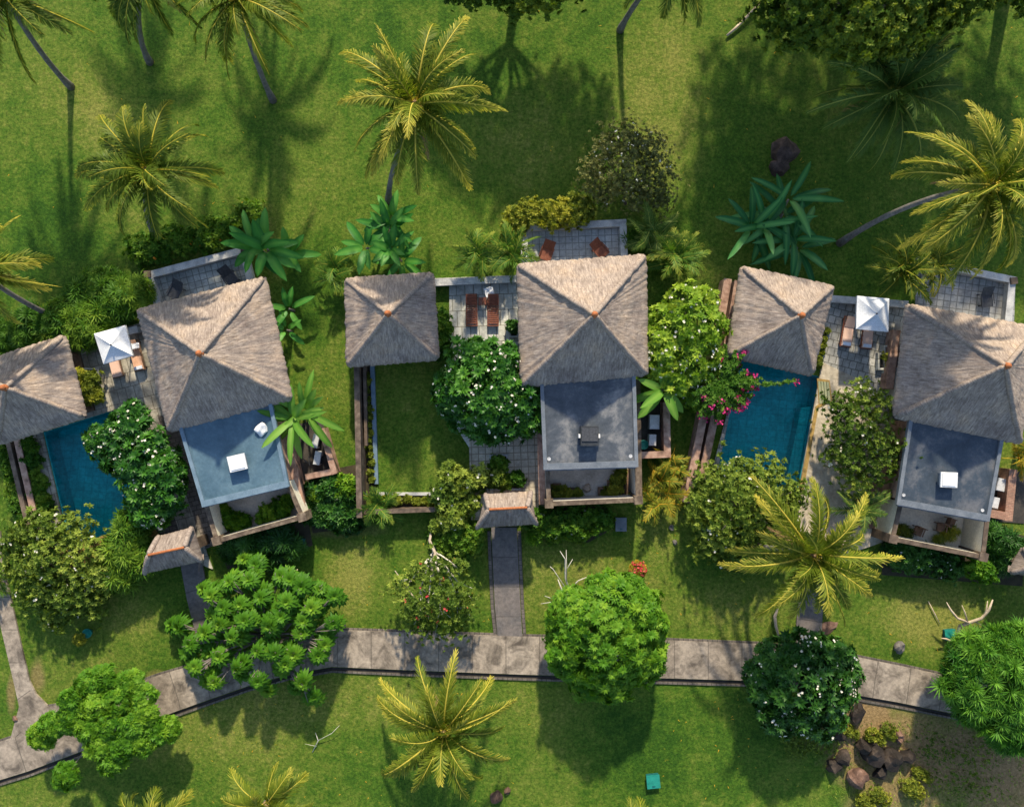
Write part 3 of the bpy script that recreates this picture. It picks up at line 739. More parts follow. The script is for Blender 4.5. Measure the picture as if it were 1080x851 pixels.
def deckchair(label,px,py,rot,mat):
    p=P(px,py,.4); p.z=.1; t=thing('deck_chair',label,'chair',p,'low chairs on the north terraces'); tf=local(p,rot)
    def slab(y0,z0,y1,z1,w,th,n,m):
        vs=[]
        for y,zz in ((y0,z0),(y1,z1)):
            for x in (-w/2,w/2):
                for h in (0,th): vs.append(tf(x,y,zz+h))
        MB().add(vs,[(0,2,6,4),(1,5,7,3),(0,1,3,2),(4,6,7,5),(0,4,5,1),(2,3,7,6)]).build(n,m,t)
    slab(-.6,.3,.1,.32,.72,.06,'seat',mat); slab(.1,.33,.62,.75,.72,.06,'backrest',mat)
    for sx in (-1,1):
        lbox(MB(),tf,rot,(sx*.38,-.1,.48),(.06,.7,.04)).build('armrest',mat,t)
        for sy in (-.45,.25): lbox(MB(),tf,rot,(sx*.37,sy,.15),(.06,.06,.3)).build('leg',mat,t)
deckchair('charcoal low chair at the west end of the left terrace',186,306,-.5,'charcoal_weave')
deckchair('charcoal low chair near the east end of the left terrace',242,292,.6,'charcoal_weave')
deckchair('red wood low chair at the west end of the middle terrace',577,265,-.35,'teak')
deckchair('red wood low chair at the east end of the middle terrace',632,263,.75,'teak')
deckchair('charcoal low chair on the right villa\'s north terrace',1040,314,.12,'charcoal_weave')
def parasol(label,corners,ap,z=2.25,za=2.75):
    q=PP(corners,z); A=P(*ap,za); cen=sum(q,Vector())/4; base=Vector((cen.x,cen.y,.1)); t=thing('parasol',label,'parasol',base,'white square parasols')
    A=Vector((cen.x*.6+A.x*.4,cen.y*.6+A.y*.4,za)); vs=[];fs=[]
    n=10
    for i in range(4):
        a,b=q[i],q[(i+1)%4]; b0=len(vs)
        for j in range(n+1):
            for k in range(n+1):
                E=a.lerp(b,k/n); p=E.lerp(A,j/n); p.z-=.06*math.sin(PI*j/n)*math.sin(PI*k/n)+.02*math.sin(PI*k/n)
                vs.append(p)
        for j in range(n):
            for k in range(n): s=b0+j*(n+1)+k; fs.append((s,s+1,s+n+2,s+n+1))
        b0=len(vs)
        for k in range(n+1):
            E=a.lerp(b,k/n); E.z-=.02*math.sin(PI*k/n); vs.append(E.copy()); E.z-=.16; vs.append(E)
        for k in range(n): s=b0+2*k; fs.append((s,s+2,s+3,s+1))
    cn=MB().add(vs,fs).build('canopy','canvas',t,smooth=False)
    for i in range(4): MB().tube([q[i]-Vector((0,0,.03)),A-Vector((0,0,.06))],.018,5).build('rib','wood_brown',cn)
    MB().tube([base,A],.03,8).build('pole','wood_brown',t)
    MB().lathe(A-Vector((0,0,.02)),[(.05,0),(.05,.06),(.02,.12)],8).build('cap','metal_dark',cn)
    MB().box(base+Vector((0,0,.05)),(.5,.5,.1),.2).build('base','stone_cap',t)
parasol('white square parasol beside the left villa, over two loungers',[(99,352),(132,343),(140,375),(109,384)],(119,365))
parasol('white square parasol at right with palm fronds hanging over it',[(904,312),(938,315),(937,350),(903,347)],(925,332))
def acunit(label,px,py,rot,w=.85,d=.4,h=.65,mat='unit_grey'):
    p=P(px,py,h); p.z=.06; t=thing('air_conditioner',label,'air conditioner',p,'outdoor cooling units'); tf=local(p,rot)
    lbox(MB(),tf,rot,(0,0,h/2+.05),(w,d,h)).build('casing',mat,t)
    lbox(MB(),tf,rot,(0,0,h+.065),(w*.94,d*.9,.03)).build('lid',mat,t)
    g=MB()
    for k in range(6): lbox(g,tf,rot,(-.1,-d/2-.012,.15+k*.08),(w*.6,.02,.025))
    g.build('fan_grille','metal_dark',t)
    for sx in (-1,1): lbox(MB(),tf,rot,(sx*w*.35,0,.02),(.06,d,.06)).build('foot','metal_dark',t)
acunit('upper grey cooling unit in the yard beside the left villa',333,465,1.35)
acunit('lower grey cooling unit in the yard beside the left villa',335,483,1.4)
acunit('larger grey cooling unit in the brick yard of the middle villa',690,445,1.55,w=.9,d=.62)
acunit('smaller grey cooling unit in the brick yard of the middle villa',688,464,1.55,w=.7,d=.45)
acunit('upper grey cooling unit in the yard right of the navy roof',1055,511,1.35,w=.8,d=.55)
acunit('lower grey cooling unit in the yard right of the navy roof',1049,530,1.35,w=.7,d=.42)
# hose coil
h=MB()
for k in range(4):
    r=.45-.05*k; q=P(342,503); h.tube([(q.x+r*1.5*math.cos(a),q.y+r*math.sin(a)+.05*k,.12+.05*k) for a in np.linspace(0,2*PI*.97,26)],.025,5)
tag(h.build('hose_coil','metal_dark'),'dark coiled garden hose below the left equipment yard','hose')
h=MB()
rr=random.Random(4)
for k in range(9):
    q=P(312+rr.uniform(-6,18),460+rr.uniform(-8,36)); a=rr.uniform(0,3); l=rr.uniform(.4,1.0)
    h.tube([(q.x,q.y,.3+.02*k),(q.x+l*.5*math.cos(a),q.y+l*.5*math.sin(a),.34+.02*k),(q.x+l*math.cos(a),q.y+l*math.sin(a),.3+.02*k)],.03,6)
tag(h.build('pipework','metal_dark'),'tangle of dark pipes lying in the left equipment yard','pipes',kind='stuff')
def pot(label,px,py,r,h_,mat,z=0.05,name='plant_pot'):
    p=P(px,py,h_); p.z=z
    o=MB().lathe(p,[(r*.65,0),(r*.95,h_*.6),(r,h_),(r*.85,h_),(r*.8,h_*.85)],20).build(name,mat,smooth=True,loc=p); tag(o,label,'pot'); return p
pot('teal pot in the middle equipment yard',679,469,.3,.55,'teal_plastic')
def tealbox(label,px,py,w,d,h_,rot,mat='teal_plastic'):
    p=P(px,py,h_); p.z=0; t=thing('utility_box',label,'box',p); tf=local(p,rot)
    lbox(MB(),tf,rot,(0,0,h_/2),(w,d,h_)).build('housing','teal_dark',t)
    lbox(MB(),tf,rot,(0,0,h_+.02),(w*1.08,d*1.08,.05)).build('lid',mat,t)
    lbox(MB(),tf,rot,(0,-d*.35,h_+.06),(w*.25,.05,.03)).build('handle','teal_dark',t)
tealbox('bright green plastic box alone on the southern lawn',689,824,.78,.78,.3,.1)
tealbox('teal box lying beneath the bleached driftwood at right',1002,669,.62,.6,.25,.1)
tealbox('teal box half hidden by shrubs below the right pool',747,559,.7,.7,.4,.0,'teal_dark')
tealbox('teal box at the edge of the bed south of the left villa',316,572,.6,.45,.35,.0,'teal_dark')
tealbox('bluish grey box on the lawn below the middle courtyard',655,553,.65,.8,.4,.0,'trim_grey')
# ------------------------------------------------------------------ foliage kit
def leaf_t(L,W,droop=.15,fold=.12,n=3,up=.0,power=.8):
    vs=[];fs=[]
    for i in range(n+1):
        s=i/n; w=W*.5*max(.04,math.sin(PI*min(1,(.06+.94*s)))**power) if 0<s<1 else W*.03
        x=L*s*(1-.15*droop*s); z=L*(up*s-droop*s*s)
        vs+=[(x,w,z+fold*w*2),(x,0,z),(x,-w,z+fold*w*2)]
    for i in range(n):
        a=3*i; fs+=[(a,a+1,a+4,a+3),(a+1,a+2,a+5,a+4)]
    return np.array(vs,float),np.array(fs,int)
def rotz(v,a):
    c,s=math.cos(a),math.sin(a); R_=np.array([[c,-s,0],[s,c,0],[0,0,1]]); return v@R_.T
def roty(v,a):
    c,s=math.cos(a),math.sin(a); R_=np.array([[c,0,s],[0,1,0],[-s,0,c]]); return v@R_.T
def rosette(k,L,W,el=30,droop=.2,rings=1,seed=0,n=2,fold=.12,jit=.25,power=.8):
    r=random.Random(seed); V=[];F=[];T=[];o=0
    for g in range(rings):
        for i in range(k):
            l=L*(1-.22*g)*r.uniform(1-jit,1+jit*.4); v,f=leaf_t(l,W*r.uniform(.85,1.1),droop,fold,n,power=power)
            e=math.radians(el+g*28+r.uniform(-9,9)); v=roty(v,-e); v=rotz(v,2*PI*(i+.5*g)/k+r.uniform(-.15,.15))
            V.append(v);F.append(f+o);T.append(np.full(len(v),r.uniform(-.12,.12)+.12*g)); o+=len(v)
    return np.concatenate(V),np.concatenate(F),np.concatenate(T)
def basis(nrm,rng,spread=.35):
    n=nrm+rng.normal(0,spread,nrm.shape); n/=np.linalg.norm(n,axis=1)[:,None]
    a=rng.normal(0,1,n.shape); a-= (a*n).sum(1)[:,None]*n; a/=np.linalg.norm(a,axis=1)[:,None]
    b=np.cross(n,a); return np.stack([a,b,n],2)   # columns
def scatter(tpl,pos,B,scale,tint):
    V=[];F=[];T=[];o=0
    tpls=tpl if isinstance(tpl,list) else [tpl]
    k=len(tpls); idx=np.arange(len(pos))%k
    for i,(tv,tf,tt) in enumerate(tpls):
        m=idx==i; p=pos[m]; b=B[m]; s=scale[m]; nn=len(p)
        if nn==0: continue
        v=np.einsum('nij,vj->nvi',b,tv)*s[:,None,None]+p[:,None,:]
        f=tf[None]+ (np.arange(nn)*len(tv))[:,None,None]+o
        V.append(v.reshape(-1,3)); F.append(f.reshape(-1,tf.shape[1])); T.append((tint[m][:,None]+tt[None]).ravel()); o+=nn*len(tv)
    return np.concatenate(V),np.concatenate(F),np.concatenate(T)
def crown_pts(rng,clumps,dens,zmin=-.35,inner=.25,up=.35,shag=0.0):
    P_=[];N_=[];I=[]
    for i,(c,r) in enumerate(clumps):
        c=np.array(c); r=np.array(r); area=4*PI*((r[0]*r[1])**.8+(r[0]*r[2])**.8+(r[1]*r[2])**.8)/3
        n=max(6,int(area*dens)); d=rng.normal(0,1,(n*2,3)); d/=np.linalg.norm(d,axis=1)[:,None]; d=d[d[:,2]>zmin][:n]
        rad=np.where(rng.random(len(d))<inner,rng.uniform(.35,.85,len(d)),rng.uniform(.84,1.06,len(d))+shag*np.minimum(rng.exponential(.22,len(d)),.42)*(np.sin(d[:,0]*9+i)*np.sin(d[:,1]*9+i*2)+.6))
        ph=rng.uniform(0,6,3); lump=1+.10*np.sin(d[:,0]*5+ph[0])*np.sin(d[:,1]*5+ph[1])+.06*np.sin(d[:,2]*7+ph[2]+d[:,0]*6)
        p=c+d*r*(rad*lump)[:,None]; nn=d/r; nn/=np.linalg.norm(nn,axis=1)[:,None]; nn[:,2]+=up
        keep=np.ones(len(p),bool)
        for j,(c2,r2) in enumerate(clumps):
            if j!=i: keep&=np.linalg.norm((p-np.array(c2))/np.array(r2),axis=1)>.72
        P_.append(p[keep]);N_.append(nn[keep]);I.append(np.full(keep.sum(),i))
    Pn=np.concatenate(P_);Nn=np.concatenate(N_);Nn/=np.linalg.norm(Nn,axis=1)[:,None]
    return Pn,Nn,np.concatenate(I)
STY={
 'plumeria':[rosette(8,.46,.17,20,.25,2,s,2,power=.7) for s in range(4)],
 'star':[rosette(10,.56,.16,14,.4,2,s,3,power=.7) for s in range(4)],
 'head':[rosette(19,.84,.21,-10,.42,5,s,4,power=.6) for s in range(4)],
 'starbig':[rosette(11,.52,.15,12,.40,3,s,3,power=.7) for s in range(4)],
 'small':[rosette(6,.24,.10,25,.2,2,s,2) for s in range(4)],
 'tiny':[rosette(5,.15,.06,25,.2,2,s,2) for s in range(4)],
 'strap':[rosette(10,.75,.085,35,.55,2,s,3,power=.5) for s in range(4)],
 'broad':[rosette(7,.5,.2,30,.4,1,s,3) for s in range(4)],
 'needle':[rosette(15,.75,.06,38,.3,2,s,3,power=.5) for s in range(4)],
 'canopy':[rosette(7,.34,.16,18,.2,2,s,2) for s in range(4)],
}
def petal_t(seed=0,r=.09):
    V=[];F=[];o=0
    for i in range(5):
        v,f=leaf_t(r,r*.75,-.1,.1,2,power=.5); v=roty(v,-.35); v=rotz(v,2*PI*i/5); V.append(v);F.append(f+o);o+=len(v)
    return (np.concatenate(V),np.concatenate(F),np.zeros(o))
SUN=Vector((.06,1.0,.62)).normalized()
def limbs(base,clumps,seed,r0,mat,parent,bend=.3):
    rr=random.Random(seed); mb=MB(); top=sum((Vector(c) for c,_ in clumps),Vector())/len(clumps)
    fork=base.lerp(top,.35); fork.z=base.z+(top.z-base.z)*.42; fork+=Vector((rr.uniform(-.2,.2),rr.uniform(-.2,.2),0))
    mb.tube([base+Vector((0,0,-.05)),base.lerp(fork,.5)+Vector((rr.uniform(-.1,.1),rr.uniform(-.1,.1),0)),fork],[r0*1.25,r0,r0*.85],8)
    for c,r in clumps[:40]:
        c=Vector(c); L=(c-fork).length
        m1=fork.lerp(c,.35)+Vector((rr.uniform(-1,1),rr.uniform(-1,1),rr.uniform(.0,.6)))*L*.12*bend*2
        m2=fork.lerp(c,.7)+Vector((rr.uniform(-1,1),rr.uniform(-1,1),rr.uniform(-.2,.4)))*L*.1*bend*2
        mb.tube([fork,m1,m2,c],[r0*.55,r0*.42,r0*.28,r0*.12],6)
        for q in range(3):
            d=Vector((rr.uniform(-1,1)*r[0],rr.uniform(-1,1)*r[1],rr.uniform(0,1)*r[2]))*.8
            mb.tube([m2,m2.lerp(c+d,.6)+Vector((0,0,.05)),c+d],[r0*.24,r0*.16,r0*.07],5)
    return mb.build('trunk',mat,parent,smooth=True)
def tree(name,label,cat,base,clumps,style,mat,dens,seed,r0=.12,bark='bark_grey',flowers=None,scale=1.0,group=None,spread=.35,zmin=-.35,inner=.25,up=.35,fl_size=.09,tj=.3,cj=.18,flat=.8,shag=None):
    """clumps: (px,py,z,r[,rz]) z of clump centre in metres, r metres"""
    b=P(*base); t=thing(name,label,cat,b,group)
    cl=[]
    for q in clumps:
        px,py,z,r=q[:4]; rz=q[4] if len(q)>4 else r*flat
        cl.append((tuple(P(px,py,z)),(r,r,rz)))
    if r0: limbs(b,cl,seed,r0,bark,t)
    rng=np.random.default_rng(seed)
    if shag is None: shag={'small':1.0,'tiny':1.0,'plumeria':.45,'canopy':.8}.get(style,.0)
    p,n,i=crown_pts(rng,cl,dens,zmin,inner,up,shag)
    p[:,2]=np.maximum(p[:,2],.04)
    B=basis(n,rng,spread); ct=rng.normal(0,cj,len(cl)); tint=.45+ct[i]+rng.normal(0,tj*.5,len(p))
    v,f,tt=scatter(STY[style],p,B,scale*rng.uniform(.75,1.2,len(p)),tint)
    mk('crown',v,f,mat,t,tint=tt)
    if flowers:
        nf,fm=flowers[:2]; nf=int(nf*2.2); p,n,i=crown_pts(rng,[(c,(r[0]*1.06,r[1]*1.06,r[2]*1.08)) for c,r in cl],dens,.0,0,.6)
        k=rng.permutation(len(p))[:nf]; k2=[]
        reps=2; pos=np.repeat(p[k],reps,0)+rng.normal(0,.06,(len(k)*reps,3)); nn=np.repeat(n[k],reps,0); pos[:,2]+=.10
        B=basis(nn,rng,.3); v,f,tt=scatter(petal_t(r=fl_size),pos,B,rng.uniform(.7,1.2,len(pos)),rng.uniform(0,1,len(pos)))
        o=mk('blossoms',v,f,fm,t,tint=tt); o['kind']='stuff'
    return t
# fronds -----------------------------------------------------------
def frond(L,az,e0,bend,rng,gold=.3,leaf=.9,dens=14,wind=0.0,width=.055,hang=.7):
    n=26; s=np.linspace(0,1,n); th=e0-bend*s**1.3; azs=az+wind*s
    d=np.stack([np.cos(th)*np.cos(azs),np.cos(th)*np.sin(azs),np.sin(th)],1)
    pts=np.vstack([[0,0,0],np.cumsum(d[:-1]*L/(n-1),0)])
    side=np.stack([-np.sin(azs),np.cos(azs),np.zeros(n)],1)
    # roll of the frond
    roll=rng.normal(0,.62); upv=np.cross(d,side)*-1; upv*=np.sign(upv[:,2:3]+1e-6)
    side2=side*math.cos(roll)+upv*math.sin(roll)
    V=[];F=[];T=[];o=0
    # rachis: ribbon of triangular section
    w=.07*(1-s*.78)*max(.55,L/4.5)
    a=pts+side*w[:,None]; b=pts-side*w[:,None]; c=pts+upv*(w*.9)[:,None]+0
    rv=np.stack([a,c,b],1).reshape(-1,3); rf=[]
    for i in range(n-1):
        q=3*i; rf+=[(q,q+1,q+4,q+3),(q+1,q+2,q+5,q+4),(q+2,q,q+3,q+5)]
    V.append(rv);F.append(np.array(rf));T.append(np.full(len(rv),.93)); o=len(rv)
    K=int(L*dens)
    ss=np.linspace(.10,.995,K); 
    for sg in (-1,1):
        sk=np.clip(ss+rng.normal(0,.004,K),0,1); ip=lambda A:np.stack([np.interp(sk,s,A[:,j]) for j in range(3)],1)
        p=ip(pts); f_=ip(d); sd=ip(side2)*sg; u_=ip(upv)
        ll=leaf*(np.sin(PI*(.10+.84*sk))**.6)*(1-.25*sk)*rng.uniform(.8,1.1,K)
        ang=np.radians(36+34*sk+rng.normal(0,9,K))
        dr=sd*np.cos(ang)[:,None]+f_*np.sin(ang)[:,None]+u_*(.12+rng.normal(0,.08,K))[:,None]
        dr/=np.linalg.norm(dr,axis=1)[:,None]
        p1=p+dr*(ll*.5)[:,None]; dr2=dr.copy(); dr2[:,2]-=hang*rng.uniform(.6,1.4,K); dr2/=np.linalg.norm(dr2,axis=1)[:,None]
        p2=p1+dr2*(ll*.5)[:,None]
        wv=f_*.9+np.array([0,0,.0]); ww=width*rng.uniform(.8,1.2,K)[:,None]/2
        lv=np.stack([p-wv*ww*.7,p+wv*ww*.7,p1-wv*ww,p1+wv*ww,p2-wv*ww*.25,p2+wv*ww*.25],1)
        V.append(lv.reshape(-1,3)); q=(np.arange(K)*6)[:,None]+o
        ff=np.concatenate([q+np.array([[0,1,3,2]]),q+np.array([[2,3,5,4]])]); F.append(ff); o+=K*6
        base=.16+gold*.5*sk**1.8+rng.normal(0,.09,K)+gold*.10
        tt=np.stack([base,base,base+.06,base+.06,base+.25*gold+.06,base+.25*gold+.06],1); T.append(tt.ravel())
    return np.concatenate(V),np.concatenate(F),np.concatenate(T)
def palm(label,base,crown,z,L,nf,seed,mat='frond_green',gold=.3,azs=None,leaf=.95,r0=.17,group='coconut palms',bendpt=None,dens=21,trunkmat='palm_bark',name='coconut_palm',width=.092,wind=.0,fatlow=True):
    rng=np.random.default_rng(seed); b=P(*base); c=P(*crown,z); t=thing(name,label,'palm tree',b,group)
    K=14; pts=[];rad=[]
    for k in range(K+1):
        s=k/K; 
        if bendpt: m=P(*bendpt[:2],bendpt[2]); p=b*(1-s)**2+m*2*s*(1-s)+c*s*s
        else:
            p=b.lerp(c,s); hv=s**1.7; p.x=b.x+(c.x-b.x)*(.35*s+.65*hv); p.y=b.y+(c.y-b.y)*(.35*s+.65*hv)
        pts.append(p); rad.append(r0*(1.5-.5*min(1,s*6))*(1-.25*s)+ (.012 if k%2 else 0))
    MB().tube(pts,rad,10).build('trunk',trunkmat,t,smooth=True)
    nf+=3
    for k in range(3 if z>4 else 0):
        a=seed*1.7+k*2.2; v,f,tt=frond(L*.62,a,math.radians(-28),math.radians(48),rng,1.0,leaf*.6,12,width=width*.7,hang=1.2)
        mk('frond',v+np.array(c)-np.array([0,0,.2]),f,'frond_dead',t,tint=tt)
    for k in range(nf):
        u=(k+.5)/nf
        az=(k*2.39996+seed+rng.normal(0,.16)) if azs is None else azs[k%len(azs)]+rng.normal(0,.05)
        e0=math.radians(78-88*u+rng.normal(0,5)); bend=math.radians(50+50*(1-abs(u-.45))+rng.normal(0,12))
        if u<.15: e0=math.radians(80); 
        l=L*(.72+.34*min(1,u*2.2))*rng.uniform(.8,1.08)
        g=gold*rng.uniform(.5,1.4)+(.35*gold if u>.75 else 0)
        v,f,tt=frond(l,az,e0,bend,rng,g,leaf*rng.uniform(.85,1.1),dens,wind=wind+rng.normal(0,.18),width=width)
        v=v+np.array(c)+np.array([math.cos(az)*.12,math.sin(az)*.12,0])
        mk('frond',v,f,mat,t,tint=tt)
    mb=MB(); mb.lathe(c-Vector((0,0,.25)),[(r0*.8,-.2),(r0*1.5,.1),(r0*1.2,.35),(.04,.6)],10); mb.build('crownshaft','coir',t)
    if fatlow and z>4:
        for k in range(7):
            a=k*.9+seed; q=c+Vector((math.cos(a)*.3,math.sin(a)*.3,-.18+.05*(k%3)))
            m2=MB(); m2.lathe(q-Vector((0,0,.13)),[(.02,0),(.1,.05),(.13,.13),(.1,.21),(.02,.26)],8); m2.build('coconut','coconut',t,smooth=True)
    return t
def banana(label,base,seed,n=9,L=1.7,W=.5,h=1.6,mat='leaf_banana',stem=None,group='broad leaved banana plants',el=(15,65),droop=.45,off=(0,0),stems=1,name='banana_plant',gold=0,spr=.55):
    L*=1.22; W*=1.15; rng=np.random.default_rng(seed); b=P(*base); t=thing(name,label,'banana plant',b,group); V=[];F=[];T=[];o=0; mb=MB()
    for s in range(stems):
        a0=seed+s*2.1; r=.0 if stems==1 else spr*math.sqrt(s+.5)*.8; hh=h*rng.uniform(.75,1.15)
        top=b+Vector((math.cos(a0)*r+off[0],math.sin(a0)*r+off[1],hh))
        mb.tube([b+Vector((math.cos(a0)*r*.4,math.sin(a0)*r*.4,0)),top.lerp(b,.5)+Vector((0,0,.0)),top],[.11,.09,.06],8)
        for k in range(n):
            l=L*rng.uniform(.72,1.12); v,f=leaf_t(l,W*rng.uniform(.8,1.1),droop*rng.uniform(.7,1.4),.16,9,power=.45)
            # petiole offset + wavy edges
            v[:,2]+=.03*np.sin(v[:,0]*14+k)*(np.abs(v[:,1])>.05)
            v[:,0]+=.25
            e=math.radians(rng.uniform(*el)); v=roty(v,-e); v=rotz(v,k*2.39996+a0*1.3+rng.normal(0,.15)); v=v+np.array(top)
            V.append(v);F.append(f+o);o+=len(v)
            tt=np.full(len(v),.36+rng.normal(0,.18)); tt[1::3]+=.5; T.append(tt)
    mb.build('stem','leaf_banana' if False else 'bark_grey',t,smooth=True)
    mk('foliage',np.concatenate(V),np.concatenate(F),mat,t,tint=np.concatenate(T)); return t
def areca(label,base,seed,n=16,L=1.7,h=1.2,mat='frond_areca',gold=.35,stems=3,spread=.4,leaf=.5,name='clump_palm',group='low feathery clump palms',cat='palm shrub',width=.085):
    rng=np.random.default_rng(seed); b=P(*base); t=thing(name,label,cat,b,group); mb=MB(); V=[];F=[];T=[];o=0; L*=1.2; n=int(n*1.35)
    for s in range(stems):
        a=seed+s*2*PI/stems; top=b+Vector((math.cos(a)*spread*rng.uniform(.5,1.2),math.sin(a)*spread*rng.uniform(.5,1.2),h*rng.uniform(.7,1.2)))
        mb.tube([b,b.lerp(top,.5)+Vector((0,0,.1)),top],[.07,.055,.045],6)
        m=max(4,n//stems)
        for k in range(m):
            u=(k+.5)/m; az=k*2.39996+a
            v,f,tt=frond(L*rng.uniform(.7,1.1),az,math.radians(75-60*u),math.radians(75+rng.normal(0,12)),rng,gold*rng.uniform(.3,1.6),leaf*1.15,17,rng.normal(0,.2),width=width,hang=.35)
            v=v+np.array(top); V.append(v);F.append(f+o);T.append(tt);o+=len(v)
    mb.build('stem','bark_grey',t,smooth=True); mk('fronds',np.concatenate(V),np.concatenate(F),mat,t,tint=np.concatenate(T)); return t
def hedge(label,pts,seed,mat,w,h,style='small',dens=30,scale=1,name='hedge',cat='hedge',flowers=None,step=.55,group=None,inner=.2):
    """pts: px polyline along the hedge's top"""
    pp=PP(pts,h*.6); rr=random.Random(seed); cl=[]
    for i in range(len(pp)-1):
        a,b=pp[i],pp[i+1]; n=max(1,int((b-a).length/step))
        for k in range(n+(1 if i==len(pp)-2 else 0)):
            q=a.lerp(b,k/n); r=w*rr.uniform(.4,.62); c=Vector((q.x+rr.uniform(-1,1)*w*.25,q.y+rr.uniform(-1,1)*w*.25,h*rr.uniform(.38,.62)))
            cl.append((c,r,h*rr.uniform(.38,.55)))
    base=sum((c for c,_,_ in cl),Vector())/len(cl); base.z=0
    def inv(c): f=(H-c.z)/H/S; return (c.x/f+540,425.5-c.y/f)
    cm=[(*inv(c),c.z,r,rz) for c,r,rz in cl]
    bx=inv(Vector((base.x,base.y,0)))
    return tree(name,label,cat,bx,cm,style,mat,dens,seed,r0=.03,flowers=flowers,scale=scale,group=group,zmin=-.2,inner=inner)
# ------------------------------------------------------------------ trees in the gardens
WF='petal_white'
tree('frangipani_tree','large dark green tree with white blossoms over the left pool','tree',(150,520),
 [(113,468,2.0,1.0),(137,455,2.1,1.2),(130,482,2.2,1.1),(152,480,2.3,1.5),(168,498,2.2,1.4),(155,512,2.1,1.3),(174,520,2.0,1.2),(162,537,1.9,1.1),(142,440,1.9,.8),(102,464,1.8,.6)],
 'plumeria','leaf_plumeria',8.5,21,.16,flowers=(70,WF))
tree('frangipani_tree','rounded dark green tree with white blossoms beside the walled lawn','tree',(520,440),
 [(500,385,2.1,1.5),(528,390,2.2,1.5),(480,408,1.9,1.2),(513,412,2.4,2.0),(545,416,2.0,1.45),(496,434,1.6,1.4),(528,440,1.6,1.5),(553,440,1.5,1.1),(478,424,1.7,.9),(515,450,1.3,1.0)],
 'plumeria','leaf_plumeria',8.5,22,.16,flowers=(55,WF))
tree('frangipani_tree','very dark rounded tree with white blossoms covering the path at right','tree',(850,735),
 [(820, 700, 2.21, 1.33), (850, 692, 2.38, 1.42), (875, 700, 2.29, 1.33), (810, 725, 2.04, 1.14), (845, 722, 2.72, 2.09), (880, 728, 2.29, 1.23), (825, 748, 2.12, 1.33), (862, 752, 2.21, 1.42), (800, 712, 1.87, 0.76), (893, 712, 1.95, 0.76)],
 'plumeria','leaf_deep',9.5,23,.16,flowers=(75,WF))
tree('leafy_tree','pale green bushy tree dotted with white blossoms west of the right pavilion','tree',(730,395),
 [(722,325,2.6,1.3),(742,320,2.4,.9),(700,345,2.4,1.2),(732,348,2.8,1.6),(752,345,2.4,.8),(703,372,2.4,1.4),(735,375,2.5,1.4),(718,398,2.2,1.1),(745,398,2.0,.9),(695,388,2.1,.8),(730,420,1.6,.7)],
 'plumeria','leaf_lime',7.5,24,.14,flowers=(60,WF),scale=.85)
tree('round_tree','dense ball shaped bright green tree south of the main path','tree',(640,676),
 [(640,668,3.2,2.9,2.1),(608,652,3.0,1.6),(668,648,3.0,1.7),(606,690,2.7,1.5),(674,692,2.8,1.5),(638,632,2.9,1.5),(644,710,2.6,1.5),(684,664,2.7,1.0),(598,672,2.6,1.0),(622,716,2.4,1.1),(660,628,2.8,1.1)],
 'star','leaf_bright',18,25,.2,inner=.15,cj=.08,shag=.35,scale=.7)
# rosette headed trees
def heads(label,base,pts,seed,mat,z=3.5,r0=.18,name='umbrella_tree',size=1.0,extra=1):
    """each point is one tuft: a layered whorl of big drooping leaves"""
    rr=random.Random(seed); cx=sum(p[0] for p in pts)/len(pts); cy=sum(p[1] for p in pts)/len(pts); cl=[]
    allp=[(x,y,0) for x,y in pts]+[(x+rr.uniform(-11,11),y+rr.uniform(-9,9),1) for _ in range(extra) for x,y in pts]
    for (x,y,low) in allp:
        d=math.hypot(x-cx,y-cy)/90; zz=z-1.4*d*d+rr.uniform(-.3,.3)-low*.75; x+=rr.uniform(-1,1); y+=rr.uniform(-1,1)
        cl.append((tuple(P(x,y,max(.9,zz))),(.5,.5,.3)))
    b=P(*base); t=thing(name,label,'tree',b); limbs(b,cl[:len(pts)],seed,r0,'bark_grey',t)
    cl=cl+[((c[0]+rr.uniform(-.35,.35),c[1]+rr.uniform(-.35,.35),c[2]-.45),q) for c,q in cl[:len(pts)]]
    rng=np.random.default_rng(seed); p=np.array([c for c,_ in cl]); n=np.tile([0,0,1.0],(len(p),1)); out=p-p.mean(0); out[:,2]=0; n+=out*.07
    B=basis(n/np.linalg.norm(n,axis=1)[:,None],rng,.14)
    v,f,tt=scatter(STY['head'],p,B,size*rng.uniform(.82,1.12,len(p)),.28+rng.normal(0,.11,len(p)))
    mk('crown',v,f,mat,t,tint=tt); return t
h1=[(268,596),(296,607),(222,628),(242,614),(262,612),(275,630),(252,637),(234,640),(232,658),(216,668),(187,662),(200,680),(258,655),(283,660),(302,635),(318,618),(338,622),(352,628),(328,642),(352,658),(318,668),(296,650),(230,692),(206,703),(250,706),(272,719),(290,690),(310,690),(335,692),(342,680),(318,720),(332,735),(226,720),(271,686),(243,672),(305,612),(300,700),(320,655)]
heads('spreading bright green tree with many separate rosette tufts of leaves',(290,668),h1,31,'leaf_bright')
h2=[(95,722),(110,715),(138,722),(150,735),(78,740),(100,745),(122,742),(152,752),(55,765),(75,758),(95,768),(118,765),(140,765),(165,772),(45,775),(105,785),(128,785),(150,782),(118,802),(70,818),(175,768)]
tree('umbrella_tree','lower bright green tufted tree beside the fork of the garden path','tree',(105,775),[(x,y,3.0-1.2*((x-110)**2+(y-760)**2)/6400,.78,.5) for x,y in h2],'star','leaf_bright',15,32,.13,scale=.6,zmin=-.1,inner=.1,cj=.12,tj=.25)
